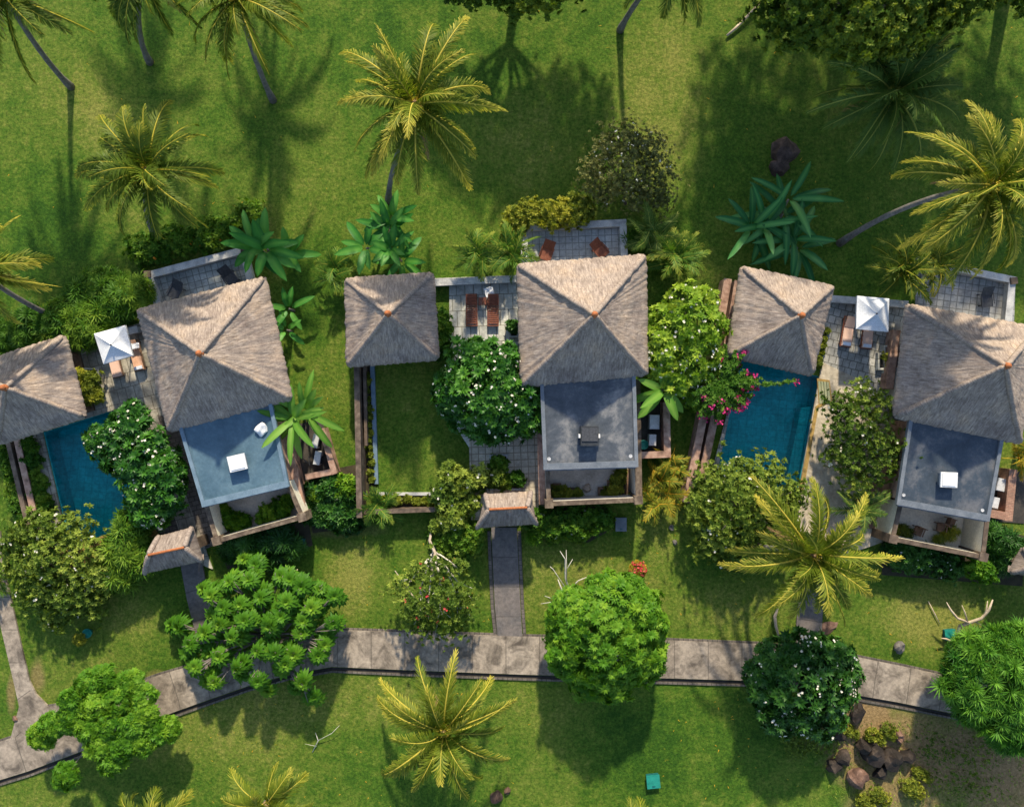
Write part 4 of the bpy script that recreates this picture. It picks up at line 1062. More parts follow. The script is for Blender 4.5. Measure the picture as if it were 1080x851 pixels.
tree('shower_tree','dense feathery deep green tree cut by the right frame edge','tree',(1060,720),
 [(1050,715,3.2,2.5,1.7),(1080,700,3.2,2.2),(1025,705,2.8,1.4),(1035,740,2.8,1.4),(1070,755,2.8,1.7),(1095,740,3,1.8),(1045,690,2.8,1.3),(1020,725,2.5,1.0),(1060,770,2.3,1.0)],
 'needle','leaf_shower',9,33,.16,inner=.2,scale=1.0,shag=.3,spread=.5)
# loose shrubs / small trees
tree('leafy_shrub','loose pale green shrub with white blossoms left of the small gate','shrub',(60,600),
 [(28, 565, 1.44, 0.86), (50, 555, 1.62, 0.95), (80, 560, 1.53, 1.03), (25, 595, 1.35, 1.03), (55, 590, 1.89, 1.46), (90, 590, 1.71, 1.29), (40, 622, 1.26, 1.12), (75, 625, 1.35, 1.2), (105, 610, 1.35, 0.95), (15, 575, 1.17, 0.69), (60, 645, 0.81, 0.86), (95, 635, 0.9, 0.86)],
 'small','leaf_olive',15,41,.09,flowers=(30,WF),zmin=-.4,scale=1.1,shag=1.5)
tree('leafy_shrub','dark green fern-like shrub between left pool and small gate','shrub',(140,575),
 [(140,560,1.3,.9),(130,580,1.3,1.0),(150,590,1.1,.9),(125,605,1.0,1.0),(140,548,1.2,.7)],'strap','leaf_hedge',9,42,.07)
tree('leafy_tree','dense light green tree south of the right pool','tree',(785,545),
 [(750, 510, 1.87, 1.06), (775, 500, 2.04, 1.06), (805, 500, 2.04, 1.14), (745, 535, 1.95, 1.14), (780, 530, 2.55, 1.85), (815, 525, 2.21, 1.32), (838, 520, 1.87, 0.79), (760, 560, 1.78, 1.23), (790, 570, 1.78, 1.32), (820, 560, 1.7, 1.14), (745, 575, 1.27, 0.79), (770, 588, 1.19, 0.7)],
 'small','leaf_olive',14,43,.12,flowers=(16,WF),scale=1.05,inner=.35,shag=1.4)
tree('leafy_tree','airy olive green tree leaning over the right terrace','tree',(905,490),
 [(885, 430, 1.95, 0.94), (905, 420, 2.1, 1.02), (925, 430, 1.95, 0.94), (895, 455, 2.25, 1.27), (925, 465, 2.17, 1.27), (905, 485, 2.03, 1.19), (885, 480, 1.8, 0.85), (930, 495, 1.8, 0.94), (905, 510, 1.58, 0.85), (945, 475, 1.72, 0.59)],
 'small','leaf_olive',13,44,.1,flowers=(14,WF),scale=.95,inner=.4,shag=1.6)
tree('leafy_tree','grey green airy tree north of the middle terrace parapet','tree',(660,215),
 [(660,148,2.4,1.1),(640,160,2.3,1.0),(685,158,2.3,1.0),(655,180,2.7,1.5),(688,185,2.3,1.2),(625,185,2,.9),(636,203,1.5,.8),(670,208,1.6,.8),(697,210,1.5,.8)],
 'tiny','leaf_grey',26,45,.09,flowers=(20,WF),scale=1.1,inner=.4,fl_size=.06,shag=1.6)
tree('croton_shrub','yellow green shrubs hugging the middle terrace parapet','shrub',(570,225),
 [(545,232,.8,.7),(560,224,.8,.7),(578,228,.9,.7),(595,226,.9,.8),(610,222,.9,.8),(540,245,.7,.5)],'small','leaf_yellowish',32,46,.03)
tree('leafy_tree','leaning sparse tree with red blossoms and pale bent trunk','tree',(457,556),
 [(425, 620, 1.9, 0.81), (445, 605, 2.2, 0.81), (470, 600, 2.2, 0.9), (440, 640, 2.2, 1.08), (465, 630, 2.6, 1.26), (490, 625, 2.1, 0.81), (470, 660, 1.9, 0.99), (445, 660, 1.7, 0.72), (490, 650, 1.7, 0.63), (485, 600, 2.0, 0.54)],
 'small','leaf_olive',9,47,.13,'dead_white',flowers=(7,'petal_red'),scale=.95,inner=.5,shag=1.6)
tree('leafy_shrub','yellow green leafy shrub between walled lawn and middle gate','shrub',(490,530),
 [(468,522,1.3,.75),(486,508,1.4,.8),(505,503,1.1,.6),(478,543,1.3,.85),(494,530,1.1,.6),(464,556,.9,.5),(525,505,.9,.45),(476,498,1.1,.6)],
 'small','leaf_olive',19,48,.06,flowers=(9,WF),scale=1.2,inner=.4)
tree('leafy_shrub','low dark shrub behind the leaning sparse tree','shrub',(490,568),
 [(480,565,.7,.8),(495,570,.7,.8),(470,572,.6,.6),(462,565,.6,.5)],'small','leaf_hedge',34,49,.03)
tree('leafy_shrub','low mixed green shrub bed south of the middle courtyard','shrub',(595,552),
 [(565,548,.7,.7),(580,553,.7,.8),(598,550,.7,.8),(615,552,.7,.8),(632,548,.6,.7),(585,562,.4,.5),(607,562,.4,.5)],'small','leaf_hedge',34,50,.03,flowers=(4,WF))
tree('leafy_shrub','small bright green sprout right of the middle gate','shrub',(563,568),[(563,566,.4,.35)],'strap','leaf_bright',14,51,.0,scale=.55)
tree('leafy_shrub','dark strap leaved shrub bed south of the left courtyard','shrub',(275,575),
 [(245,578,.6,.7),(262,575,.7,.8),(280,572,.7,.8),(297,568,.7,.8),(308,578,.5,.6),(285,588,.4,.6),(262,590,.4,.5)],'strap','leaf_deep',9,52,.02,scale=.8)
tree('leafy_shrub','dark blue green groundcover patch east of the left villa','shrub',(350,535),
 [(335,520,.4,.6),(350,515,.5,.7),(368,525,.4,.7),(340,540,.4,.7),(358,545,.4,.8),(372,548,.3,.6),(330,530,.3,.5)],'small','leaf_deep',30,53,.0,scale=1.7)
tree('leafy_shrub','light green shrub tops at the corner of the dark groundcover','shrub',(366,512),[(366,512,.8,.55),(334,519,.7,.4)],'small','leaf_bright',30,54,.02,scale=1.2)
tree('leafy_shrub','small dark flowering shrubs south of the right courtyard','shrub',(985,590),
 [(950,585,.7,.8),(968,588,.7,.8),(985,592,.7,.8),(1000,598,.6,.7),(940,578,.5,.5)],'small','leaf_deep',32,55,.02,flowers=(16,'petal_white'),fl_size=.05)
tree('leafy_shrub','bright green shrub below the right courtyard corner','shrub',(1032,600),[(1025,598,.7,.6),(1038,602,.7,.6)],'small','leaf_bright',32,56,.02)
tree('leafy_shrub','dark ferny shrub east of the right courtyard','shrub',(1060,580),[(1055,572,.9,.8),(1068,580,.9,.7),(1045,560,.7,.5),(1055,592,.6,.7)],'strap','leaf_deep',9,57,.03,scale=.8)
tree('leafy_shrub','yellow green shrub growing inside the left terrace planter','shrub',(90,408),
 [(83,398,.8,.5),(95,402,.8,.5),(90,413,.8,.55),(100,416,.7,.4)],'small','leaf_yellowish',36,58,.02)
tree('leafy_shrub','low dark hedge block east of the middle pavilion','shrub',(466,348),
 [(465,336,.7,.45),(467,348,.7,.5),(466,360,.7,.5),(466,371,.6,.45)],'small','leaf_hedge',34,59,.02)
# planting hedges north of A
hedge('clipped green hedge along the left villa\'s north parapet',[(148,266),(180,256),(222,243),(258,232)],61,'leaf_hedge',1.5,1.0,dens=26,scale=1.25,flowers=(8,'petal_orange'),step=.8)
hedge('dark strap leaved bushes behind the left sunbathing terrace',[(70,350),(100,335),(130,318),(145,310)],62,'leaf_hedge',2.2,1.6,style='strap',dens=7,scale=.8,step=.8)
hedge('second dark bush mass at the far left below the palm',[(-10,352),(25,345),(55,340),(90,322),(120,305)],63,'leaf_hedge',2.2,1.2,style='strap',dens=7,scale=.8,step=.8)
hedge('narrow dark hedge between left pool paving and brown wall',[(28,466),(36,500),(46,545)],64,'leaf_hedge',.8,.8,dens=45,scale=.9,step=.45)
hedge('dark hedge strip outside the far left garden wall',[(3,470),(12,505),(22,545)],65,'leaf_hedge',.7,.6,dens=40,scale=.9,step=.5)
hedge('thin yellow plants in the strip beside the walled lawn',[(387,395),(388,430),(390,465),(391,505)],66,'leaf_yellowish',.3,.4,dens=55,scale=.7,step=.45)
hedge('green plants in the strip south of the walled lawn',[(405,528),(430,528),(455,529)],67,'leaf_yellowish',.4,.5,dens=50,scale=.8,step=.5)
hedge('thin green edging plant east of the right pavilion',[(871,350),(868,365),(864,385)],68,'leaf_yellowish',.28,.4,dens=55,scale=.6,step=.4)
hedge('clipped square hedge beside the small pond at the middle gate',[(508,508),(528,507),(545,506)],69,'leaf_hedge',.8,.6,dens=36,step=.5)
hedge('low green plants at the middle gate\'s right side',[(700,275),(690,260),(668,250)],70,'leaf_hedge',.9,.8,style='strap',dens=9,scale=.7,step=.7)
# courtyard planting
def bush(label,pts,seed,mat,style='small',dens=34,scale=1,z=.5):
    return tree('courtyard_plant',label,'plant',pts[0][:2],[(x,y,z,r) for x,y,r in pts],style,mat,dens,seed,.02,scale=scale)
bush('green plants in the west half of the left courtyard',[(240,548,.55),(250,552,.5),(235,540,.4),(258,549,.35)],71,'leaf_bright')
bush('green plants in the east half of the left courtyard',[(285,541,.5),(297,536,.55),(303,529,.4),(278,545,.35)],72,'leaf_bright')
bush('yellow green plants in the west planter of the middle courtyard',[(588,519,.35),(598,521,.35),(608,521,.3)],73,'leaf_yellowish')
bush('yellow green plants in the east stepped planter of the middle courtyard',[(652,505,.4),(648,517,.4),(656,498,.25),(640,520,.25)],74,'leaf_yellowish')
bush('yellow green palm plant in the west of the right courtyard',[(953,562,.4),(946,558,.3)],75,'leaf_yellowish','strap',9,.5)
bush('yellow green fern plant in the middle of the right courtyard',[(988,572,.4),(1000,565,.35),(1006,560,.25)],76,'leaf_yellowish','strap',9,.5)
# stepped planter kerbs
def planter(label,boxes,mat,zt=.4,soil='planter_soil',z0=.1):
    qs=[PP([(x0,y0),(x1,y0),(x1,y1),(x0,y1)],zt) for x0,y0,x1,y1 in boxes]
    base=sum(qs[0],Vector())/4; base.z=z0; t=thing('stone_planter',label,'planter',base)
    w=.12; k=MB()
    for i,q in enumerate(qs):
        a,b,c,d=q; e=.002*i
        k.prism([a,b,b+Vector((0,-w,0)),a+Vector((0,-w,0))],z0,zt+e); k.prism([d,c,c+Vector((0,w,0)),d+Vector((0,w,0))],z0,zt+e)
        k.prism([a+Vector((0,-w,0)),a+Vector((w,-w,0)),d+Vector((w,w,0)),d+Vector((0,w,0))],z0,zt+e); k.prism([b+Vector((-w,-w,0)),b+Vector((0,-w,0)),c+Vector((0,w,0)),c+Vector((-w,w,0))],z0,zt+e)
    k.build('kerb',mat,t); s=MB()
    for i,q in enumerate(qs): a,b,c,d=q; s.prism([a+Vector((w,-w,0)),b+Vector((-w,-w,0)),c+Vector((-w,w,0)),d+Vector((w,w,0))],z0,zt-.1+.003*i)
    s.build('soil',soil,t); return t
planter('brown stepped planter in the west of the middle courtyard',[(583,510,592,524),(592,515,612,525)],'wood_brown',.5,z0=.12)
planter('brown stepped planter in the east of the middle courtyard',[(631,514,645,524),(641,507,663,524),(650,495,663,508)],'wood_brown',.5,z0=.12)
planter('square dark pond with stone rim north of the middle gate',[(516,479,536,498)],'stone_cap',.3,'drain_dark')
planter('stone rimmed hedge bed beside the middle gate pond',[(500,498,549,517)],'stone_cap',.3)
planter('small dark planter touching the west eave of the middle villa',[(537,335,547,356)],'stone_cap',.35,'drain_dark')
planter('stepped pale stone planter west of the right villa',[(926,372,940,390),(932,364,944,398)],'stone_mid',.4,'drain_dark')
planter('square raised planter west of the left loungers',[(77,388,104,424)],'stone_cap',.4,'planter_soil',.08)
rock('small pale stone in the middle of the middle courtyard',619,515,.28,.28,.2,5,'bark_pale',z=.12)
# plants in ponds
tree('pond_plant','leafy plant in the square pond at the middle gate','plant',(526,489),[(526,489,.5,.45)],'small','leaf_hedge',40,81,.02)
tree('pond_plant','dark plant in the small planter at the middle eave','plant',(542,345),[(542,345,.5,.32)],'small','leaf_deep',50,82,.02)
tree('pond_plant','small green plant in the stepped planter of the right terrace','plant',(934,378),[(934,376,.5,.2),(938,385,.5,.2)],'tiny','leaf_yellowish',30,83,.02)
# bananas
banana('bright green banana plant at the east end of the left parapet',(288,272),101,9,1.65,.5,1.8,stems=2,droop=.5)
banana('banana plant overlapping the right end of the left hedge',(312,272),102,7,1.2,.4,1.5,droop=.5)
banana('small banana plant halfway down the strip east of the left villa',(310,328),103,6,1.2,.38,1.2)
banana('lowest small banana plant in the strip east of the left villa',(308,350),104,6,1.0,.32,1.0)
banana('yellowish banana plant hanging over the light blue roof corner',(322,436),105,10,1.9,.4,2.4,mat='leaf_banana_lime',droop=.4,stems=2)
banana('glossy blue green banana clump north of the middle pavilion',(410,262),106,8,1.35,.42,1.3,mat='leaf_banana',stems=5,spr=.95)
banana('banana plant leaning over the middle equipment yard',(692,412),107,10,1.6,.5,2.2,mat='leaf_banana_lime',droop=.5)
banana('large blue green banana clump alone in the shaded northern lawn',(815,240),108,7,2.2,.40,1.1,mat='leaf_banana_blue',stems=6,el=(5,60),spr=1.05)
# arecas & crotons
areca('yellow green clump palm behind the red loungers, left one',(505,272),111,14,1.5,1.3,gold=.8)
areca('yellow green clump palm at the middle villa\'s north west corner',(540,270),112,14,1.5,1.3,gold=.7)
areca('clump palm northwest of the middle pavilion',(360,290),113,14,1.4,1.0,gold=.6)
areca('orange tinged clump palm northeast of the middle villa',(708,275),114,18,1.7,1.2,gold=.9,stems=4)
areca('dark clump palm east of the middle terrace parapet',(684,252),115,14,1.6,1.2,mat='frond_dark',gold=.6)
areca('clump palm overhanging the right white parasol',(935,290),116,18,2.1,1.8,mat='frond_green',gold=.4,stems=4)
areca('clump palm drooping over the right villa\'s thatch corner',(968,285),117,14,2.0,1.8,mat='frond_green',gold=.7)
areca('bright clump palm at the southwest corner of the walled lawn',(403,530),118,16,1.4,.7,gold=.6,stems=4)
areca('dark clump palm under the yellow palm near the right gate',(893,530),119,14,1.6,1.3,mat='frond_dark',gold=.1,leaf=.45)
areca('low clump palm peeking in at the far left edge',(0,612),120,10,.9,.6,gold=.8)
areca('orange croton by the right villa\'s southeast eave',(1070,478),121,14,1.2,1.2,mat='leaf_croton',gold=.7,leaf=.45,name='croton',width=.1,cat='shrub',group='croton shrubs')
areca('yellow orange croton below the middle equipment yard',(692,520),122,20,1.4,.7,mat='leaf_croton',gold=.6,leaf=.5,stems=5,spread=.8,name='croton',width=.1,cat='shrub',group='croton shrubs')
areca('smaller croton touching the brick yard corner',(705,490),123,10,1.0,.7,mat='leaf_croton',gold=.4,leaf=.4,name='croton',width=.1,cat='shrub',group='croton shrubs')
# bougainvillea
def bougain():
    rng=np.random.default_rng(7); c=P(758,402,2.6); b=P(762,405); t=thing('bougainvillea','sprawling bougainvillea with magenta blossoms spilling over the right pool','shrub',b)
    MB().tube([b,b.lerp(c,.5)+Vector((.1,0,0)),c],[.09,.07,.05],7).build('trunk','bark_grey',t)
    V=[];F=[];T=[];o=0;FP=[]; mb=MB()
    for k in range(72):
        az=rng.uniform(-2.9,1.2) if k>8 else rng.uniform(-PI,PI); L=rng.uniform(1.2,2.7); 
        if k==0: az=-.2;L=4.6
        e=math.radians(rng.uniform(5,45)); pts=[]
        for s in np.linspace(0,1,9):
            r=L*s*math.cos(e*(1-s*.5)); pts.append(c+Vector((math.cos(az+.2*s)*r,math.sin(az+.2*s)*r,math.sin(e)*L*s-.42*L*s*s)))
        mb.tube(pts,[.02]*5+[.012]*4,4)
        A=np.array([tuple(p) for p in pts]); n=int(L*26); s=rng.uniform(.12,1,n); p=np.stack([np.interp(s,np.linspace(0,1,9),A[:,j]) for j in range(3)],1)+rng.normal(0,.05,(n,3))
        nn=np.tile([0,0,1.0],(n,1)); B=basis(nn,rng,.5); v,f,tt=scatter(STY['tiny'],p,B,rng.uniform(.7,1.2,n),.45+rng.normal(0,.2,n))
        V.append(v);F.append(f+o);T.append(tt);o+=len(v)
        if rng.random()<.5 or k==0: FP.append(A[-1]+rng.normal(0,.10,(13,3)))
    mb.build('branches','leaf_bougain' if False else 'bark_grey',t)
    mk('crown',np.concatenate(V),np.concatenate(F),'leaf_bougain',t,tint=np.concatenate(T))
    fp=np.concatenate(FP); B=basis(np.tile([0,0,1.0],(len(fp),1)),rng,.5)
    v,f,tt=scatter(petal_t(r=.085),fp,B,np.ones(len(fp)),rng.uniform(0,1,len(fp))); o=mk('blossoms',v,f,'petal_magenta',t,tint=tt); o['kind']='stuff'
bougain()
# ------------------------------------------------------------------ palms
palm('tall coconut palm whose curved dark trunk enters at the top left corner',(75,92),(4,-6),8.3,4.4,22,1,gold=.45)
palm('coconut palm at the top edge, second from the left',(158,66),(150,-26),8.5,3.9,20,2,gold=.2)
palm('coconut palm at the top edge above the left hedge, third from left',(288,106),(250,-2),8.2,4.3,24,3,'frond_gold',gold=.45)
palm('large yellow fronded coconut palm standing free north of the middle pavilion',(410,212),(438,110),8.8,5.3,27,4,'frond_gold',gold=.7)
palm('shaggy coconut palm just north of the left hedge',(164,247),(156,180),6.8,4.5,26,5,'frond_green',gold=.55,wind=.15)
palm('yellow tipped coconut palm cut by the left frame edge',(58,334),(-24,286),6.5,3.9,20,6,'frond_gold',gold=.8)
palm('coconut palm at the top edge right of centre with a thin leaning trunk',(654,32),(712,-48),8.2,4.0,20,7,gold=.35)
palm('dark shaded coconut palm under the big trees at upper right',(940,118),(943,98),5.0,4.9,30,8,'frond_dark',gold=.3)
palm('bright coconut palm at the right edge with pale trunk bent sideways',(885,257),(1046,196),8.6,5.1,26,9,'frond_gold',gold=.75,bendpt=(960,205,6.0))
palm('yellow green coconut palm overhanging the right gate',(797,575),(857,585),6.2,5.1,23,10,'frond_gold',gold=.75,bendpt=(805,577,4.5))
palm('yellow green palm south of the main path below the middle villa',(471,768),(468,772),4.6,4.9,21,11,'frond_gold',gold=.75)
palm('small golden palm at the bottom edge left of centre',(282,846),(280,850),3.6,2.9,12,12,'frond_gold',gold=.6,fatlow=False)
palm('golden palm barely entering the bottom edge at far left',(162,868),(158,874),3.6,2.6,12,13,'frond_gold',gold=.55)
palm('palm tips rising from the bottom edge right of centre',(666,880),(668,890),4.0,2.8,12,14,'frond_gold',gold=.55)
# ------------------------------------------------------------------ big trees at the northern edge
tree('shade_tree','dark broad tree crown at the top edge left of centre','tree',(545,-20),
 [(480,-24,4.0,1.4),(510,-35,5,1.9),(545,-20,4.6,1.7),(575,-28,5.4,2.0),(610,-50,5.6,2.2),(560,-75,6.2,2.6),(500,-75,5.8,2.3),(620,-95,6,2.4),(470,-95,5.6,2.2)],'canopy','leaf_canopy',20,91,.3,scale=.75)
tree('shade_tree','huge dark spreading tree filling the upper right edge','tree',(890,40),
 [(830,10,6.0,1.8),(860,-10,7.5,2.6),(905,0,8.0,3.0),(950,-10,8,2.8),(980,0,7,1.9),(925,12,6.6,1.6),(865,22,6.2,1.5),(840,-60,8,2.8),(900,-80,9,3.4),(960,-70,8.6,3.2),(1010,-30,7.6,2.4),(850,-130,8,3),(920,-150,8.6,3.2),(990,-140,8.4,3.2)],'canopy','leaf_canopy',15,92,.42,scale=.85)
tree('shade_tree','dark tree mass in the upper right corner','tree',(1060,-10),
 [(1040,-90,8,3.4),(1090,-60,8.4,3.2),(1100,-120,9,3.6),(1050,-170,8.4,3.4),(1150,-60,8,3.2),(1130,-10,7.4,2.6),(1170,-150,8.4,3.6),(1190,0,7,2.6)],'canopy','leaf_canopy',10,93,.4,scale=.9)
tree('shade_tree','shaded tree standing beyond the top edge at right','tree',(830,-120),
 [(840,-200,8,3.0),(900,-230,8.4,3.4),(970,-230,8.6,3.4),(1040,-240,8.4,3.4),(1110,-230,8.4,3.4)],'canopy','leaf_canopy',6,94,.4,scale=.95)
for i,(bx,by,cx,cy,z,L) in enumerate([(150,-150,95,-270,8.8,4.4),(300,-150,255,-175,7.6,4.2)]):
    palm(['palm beyond the top edge whose shadow falls near the left palms','palm beyond the top edge shading the lawn above the hedge','palm beyond the upper left corner shading the far left lawn'][i],(bx,by),(cx,cy),z,L,16,40+i)
# ------------------------------------------------------------------ rocks, logs, litter
rock('large brown boulder in the shaded upper lawn',828,158,.95,.85,.8,1,'rock_brown')
rock('smaller brown boulder below the large one in the shaded lawn',822,176,.62,.6,.55,2,'rock_brown')
rock('grey rough stone beside the main path at right',949,683,.42,.36,.4,3,'pebble')
rock('flat brownish stone slab next to the short grey path',873,662,.62,.38,.12,4,'rock_red')
RK=[(905,752,.45,.75,.6,'rock_dark'),(885,775,.5,.6,.5,'rock_dark'),(948,777,.45,.5,.6,'rock_red'),(922,795,.9,.75,.9,'rock_dark'),(942,802,.7,.8,.8,'rock_dark'),(958,798,.45,.65,.6,'rock_dark'),(890,800,.6,.6,.6,'rock_dark'),(880,808,.5,.55,.5,'rock_dark'),(905,820,.8,.75,.7,'rock_red'),(912,788,.6,.5,.8,'rock_dark'),(930,815,.6,.4,.5,'rock_dark')]
RL=['tall dark rock just below the dark flowering tree','dark rock at the upper left of the rock pile','reddish round rock standing apart above the pile','large black rock at the heart of the rock pile','black rock with pale streaks in the rock pile','dark upright rock at the right of the pile','dark rock at the left of the pile','lowest left rock of the pile','reddish brown rock at the bottom of the pile','dark rock wedged at the top of the pile','small dark rock in the lower middle of the pile']
for i,(x,y,rx,ry,rz,m) in enumerate(RK): rock(RL[i],x,y,rx*.86,ry*.86,rz*.9,20+i,m,'rocks in the bottom right pile')
rock('small pale stone on the lawn below the croton',709,556,.2,.18,.15,41,'pebble'); rock('small stone on the lawn, lower of two below the croton',712,572,.18,.15,.12,42,'pebble')
rock('small brown stone at the left path edge',16,758,.16,.22,.2,43,'rock_red')
rock('dark brown husk lying right of the bottom palm',524,841,.36,.45,.3,44,'rock_brown',cat='husk',name='palm_husk')
rock('small reddish husk beside the larger dark husk',535,834,.22,.2,.2,45,'rock_red',cat='husk',name='palm_husk')
for i,(x,y,s) in enumerate([(920,775,.8),(935,770,.8),(895,770,.6),(960,830,1.0),(925,838,.9),(910,845,.8),(970,815,.7)]):
    tree('yellow_shrub',['yellow green tuft above the rock pile','wispy yellow tuft near the reddish round rock','small yellow tuft left of the rock pile','yellow green bush at the lower right of the rocks','yellow green bush directly below the rocks','bottom edge yellow bush below the rocks','thin yellow tuft right of the rocks'][i],'shrub',(x,y),[(x,y,.35*s,.5*s),(x+8,y+5,.3*s,.4*s)],'tiny','leaf_yellowish',42,200+i,.0)
tree('yellow_shrub','dry sparse bush below the dark flowering tree','shrub',(845,775),[(835,772,.4,.8),(855,778,.4,.8),(872,785,.3,.6),(840,790,.3,.6)],'tiny','leaf_olive',16,210,.02)
tree('yellow_shrub','dry low scrub in the bottom right corner','shrub',(1010,800),[(985,790,.2,.9),(1010,800,.2,1.0),(1035,790,.2,.9),(1000,825,.2,.9),(1035,825,.2,.9)],'tiny','leaf_olive',6,211,.0)
def drift(label,name,segs,mat,cat,z=.3):
    mb=MB(); 
    for s in segs:
        pts=[P(x,y,zz)+Vector((fn(x*.3,y*.3,1),fn(x*.3,y*.3,5),0))*.12 for x,y,zz,_ in s]; mb.tube(pts,[r*.72 for *_,r in s],7)
    o=mb.build(name,mat,smooth=True); return tag(o,label,cat)
drift('bleached forked driftwood trunk on the lawn at right','driftwood',
 [[(1003,686,.1,.24),(1009,672,.5,.2),(1013,660,1.0,.17),(1022,657,1.3,.15),(1036,652,1.6,.14),(1043,643,1.9,.11),(1047,632,2.1,.05)],[(1022,657,1.3,.13),(1010,652,1.3,.10),(1003,643,1.4,.08),(998,634,1.5,.03)],[(1020,656,1.3,.09),(1017,645,1.5,.06),(1015,638,1.6,.02)],[(1036,652,1.6,.09),(1040,644,1.8,.08),(1041,634,2.0,.03)],[(1030,655,1.4,.07),(1042,662,1.5,.03)],[(1006,678,.3,.13),(998,674,.5,.08),(993,673,.6,.03)],[(1013,684,.1,.12),(1007,680,.3,.1),(1000,688,.1,.05)]],'driftwood','driftwood')
drift('thin pale stick lying left of the driftwood','stick',[[(979,634,.1,.03),(985,647,.12,.05),(991,658,.1,.03)]],'driftwood','stick')
drift('leafless white branches northwest of the round green tree','dead_branch',
 [[(612,655,.1,.14),(604,632,.7,.10),(594,622,1.0,.08),(588,610,1.3,.03)],[(604,632,.7,.09),(596,610,1.2,.07),(596,590,1.6,.05),(590,582,1.8,.02)],[(596,604,1.3,.05),(604,590,1.6,.02)],[(600,622,.9,.07),(610,612,1.2,.05),(622,607,1.4,.02)],[(598,612,1.2,.04),(597,580,1.8,.02)],[(608,640,.5,.06),(590,634,.8,.04),(570,636,.9,.02)],[(600,626,.9,.05),(583,600,1.4,.03),(580,598,1.4,.02)],[(590,634,.8,.04),(575,628,1.0,.015)]],'dead_white','branch')
drift('fallen weathered log in the upper lawn','log',[[(767,38,.15,.10),(778,28,.2,.13),(790,16,.25,.12),(800,4,.3,.06)],[(790,16,.25,.05),(803,3,.35,.03)]],'driftwood','log')
drift('pale crooked trunk piece beside the short grey path','log',[[(822,673,.15,.08),(818,660,.25,.13),(817,650,.35,.15),(821,642,.3,.08)]],'bark_pale','log')
drift('bare thin twigs on the lawn south of the tufted tree','twig',[[(330,792,.05,.03),(336,780,.2,.04),(333,772,.3,.02)],[(336,780,.2,.03),(350,772,.35,.02),(357,765,.4,.01)],[(334,786,.1,.02),(322,784,.2,.01)]],'dead_white','twigs')
drift('pale bent trunk of the leaning tree\'s neighbour below the shrub','log',[[(456,557,.9,.10),(453,570,1.2,.13),(459,582,1.5,.14),(456,595,1.8,.13),(458,610,2.1,.09)],[(425,612,2.0,.05),(435,628,2.0,.07),(445,640,1.9,.07),(452,632,2,.03)],[(417,602,2.0,.03),(425,612,2.0,.05)]],'bark_pale','log')
drift('pale twisted stems beside the tufted tree\'s right side','stick',[[(311,620,.1,.1),(310,610,.5,.08),(314,600,.9,.04)],[(316,640,.1,.05),(315,615,.6,.05),(310,600,1.0,.02)]],'driftwood','stick')
# small things on lawn
def flowerpot(label,px,py,r,potmat,leafm,flm,seed,off=(0,0)):
    p=P(px,py); t=thing('potted_plant',label,'potted plant',p)
    MB().lathe(p,[(r*.6,0),(r*.95,.3),(r,.4),(r*.85,.4),(r*.8,.34)],18).build('pot',potmat,t,smooth=True)
    rng=np.random.default_rng(seed); c=(p.x+off[0],p.y+off[1],.55)
    q,n,i=crown_pts(rng,[(c,(r*1.2,r*1.2,r*.8))],60); B=basis(n,rng,.35); v,f,tt=scatter(STY['tiny'],q,B,np.ones(len(q)),.5+rng.normal(0,.2,len(q))); mk('foliage',v,f,leafm,t,tint=tt)
    if flm:
        q,n,i=crown_pts(rng,[(c,(r*1.3,r*1.2,r*.95))],26,0,0); B=basis(n,rng,.35); v,f,tt=scatter(petal_t(r=.1),q,B,np.ones(len(q)),rng.uniform(0,1,len(q))); o=mk('blossoms',v,f,flm,t,tint=tt); o['kind']='stuff'
flowerpot('teal pot crowded with red and pink blossoms on the middle lawn',671,599,.42,'teal_plastic','leaf_croton','petal_red',3)
flowerpot('teal rimmed pot with a pale leaning plant on the left lawn',95,666,.30,'teal_plastic','leaf_yellowish',None,4,(-.4,-.35))
def lamp(label,px,py):
    p=P(px,py); t=thing('garden_lamp',label,'lamp',p); MB().lathe(p,[(.16,0),(.14,.1),(.07,.14),(.06,.5),(.06,.55)],12).build('post','metal_dark',t)
    MB().lathe(p+Vector((0,0,.5)),[(.22,0),(.24,.05),(.18,.16),(.04,.22)],16).build('hood','metal_dark',t)
lamp('black mushroom garden lamp at the south edge of the round green tree',645,734)
def signpost(label,px,py):
    p=P(px,py); t=thing('marker_post',label,'post',p); MB().box(p+Vector((0,0,.3)),(.12,.12,.6)).build('post','bark_pale',t); MB().box(p+Vector((0,0,.66)),(.36,.3,.1)).build('cap','brick_cap',t)
signpost('short pinkish marker post where the main path bends',364,655)
signpost('short pale marker post by the tree beside the path fork',124,717)
# towels / cushions
def cloth(label,px,py,z,w,d,rot,mat='towel',seed=1):
    p=P(px,py,z); n=12; vs=[];fs=[]; ca,sa=math.cos(rot),math.sin(rot)
    for j in range(n+1):
        for i in range(n+1):
            x=(i/n-.5)*w+.05*fn(j*.6,i*.3,seed); y=(j/n-.5)*d+.05*fn(i*.6,j*.3,seed+5); vs.append((p.x+x*ca-y*sa,p.y+x*sa+y*ca,p.z+.10*abs(fn(i*.5,j*.5,seed))+.015))
    for j in range(n):
        for i in range(n): q=j*(n+1)+i; fs.append((q,q+1,q+n+2,q+n+1))
    o=mk('towel',vs,fs,mat,smooth=True); tag(o,label,'towel')
cloth('crumpled white towel beside the small red table',516,308,.5,.55,.6,.3,'white_paint')
cloth('pale blue towel draped at the head of the orange lounger',142,365,.78,.6,.35,.24,'towel',3)
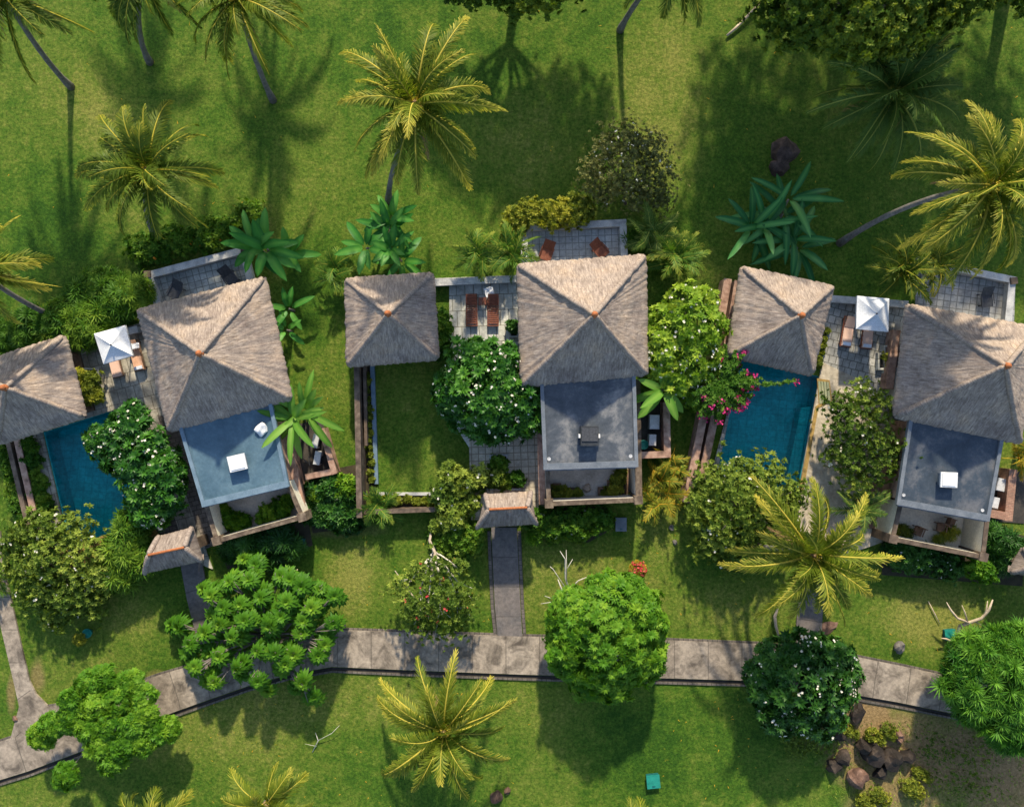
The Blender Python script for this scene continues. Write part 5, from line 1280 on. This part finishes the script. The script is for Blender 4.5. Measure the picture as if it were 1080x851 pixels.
# courtyard chairs (right villa)
def stool(label,px,py,rot):
    p=P(px,py,.5); p.z=.12; t=thing('wicker_chair',label,'chair',p,'dark chairs in the right courtyard'); tf=local(p,rot)
    lbox(MB(),tf,rot,(0,0,.42),(.55,.55,.07)).build('seat','wood_brown',t); lbox(MB(),tf,rot,(0,.27,.7),(.55,.06,.5)).build('backrest','wood_brown',t)
    for sx in (-1,1):
        lbox(MB(),tf,rot,(sx*.27,0,.62),(.06,.5,.05)).build('armrest','wood_brown',t)
        for sy in (-1,1): lbox(MB(),tf,rot,(sx*.24,sy*.24,.19),(.05,.05,.38)).build('leg','wood_brown',t)
stool('dark wooden chair at the left of the right courtyard',968,560,-.4)
stool('dark wooden chair in the middle of the right courtyard',992,556,-.15)
stool('dark wooden chair set against the right courtyard\'s north side',1002,551,1.2)
m=MB(); q=P(1056,456,3.2); m.lathe(Vector((q.x,q.y,3.12)),[(.16,0),(.2,.08),(.16,.22),(.06,.3)],12); m.build('roof_cap','terracotta',vC)
tufts(5,26,[(380,545,515,660),(640,540,800,670),(880,620,1060,690),(200,730,560,851),(600,560,700,640),(700,730,860,851),(330,380,360,560)],'fallen_leaves','leaf_croton',.17,'scattered yellow and brown fallen leaves on the lawn','fallen leaves',.12)
tufts(6,7,[(0,0,1080,250)],'leaf_litter','leaf_croton',.2,'sparse dry leaf litter on the northern lawn','leaf litter',.1)
tufts(8,600,[(940,760,1080,851),(870,760,930,851)],'rough_grass','leaf_olive',.2,'rough dry grass growing over the bare soil at bottom right','rough grass',.6)
# ------------------------------------------------------------------ light, sky, camera
az=math.atan2(.1,1.6); el=math.atan2(1,math.hypot(.1,1.6))
w=bpy.data.worlds.new('World'); scene.world=w; w.use_nodes=True; nt=w.node_tree
sky=nt.nodes.new('ShaderNodeTexSky'); sky.sky_type='NISHITA'; sky.sun_disc=False; sky.sun_elevation=el; sky.sun_rotation=az
nt.links.new(sky.outputs[0],nt.nodes['Background'].inputs[0]); nt.nodes['Background'].inputs[1].default_value=.15
ld=bpy.data.lights.new('sun','SUN'); ld.energy=4.6; ld.angle=math.radians(1.9); ld.color=(1,.87,.66)
lo=bpy.data.objects.new('sun',ld); C.objects.link(lo)
d=Vector((-.1,-1.6,-1)).normalized(); lo.rotation_euler=d.to_track_quat('-Z','Y').to_euler(); lo.location=(0,30,40)
cd=bpy.data.cameras.new('camera'); cd.lens=36*H*S/1080; cd.sensor_width=36; cd.sensor_fit='HORIZONTAL'; cd.clip_end=3000
co=bpy.data.objects.new('camera',cd); C.objects.link(co); co.location=(0,0,H); scene.camera=co
vs_=scene.view_settings; vs_.view_transform='Standard'; vs_.look='None'; vs_.exposure=.74; vs_.gamma=1; vs_.use_curve_mapping=False
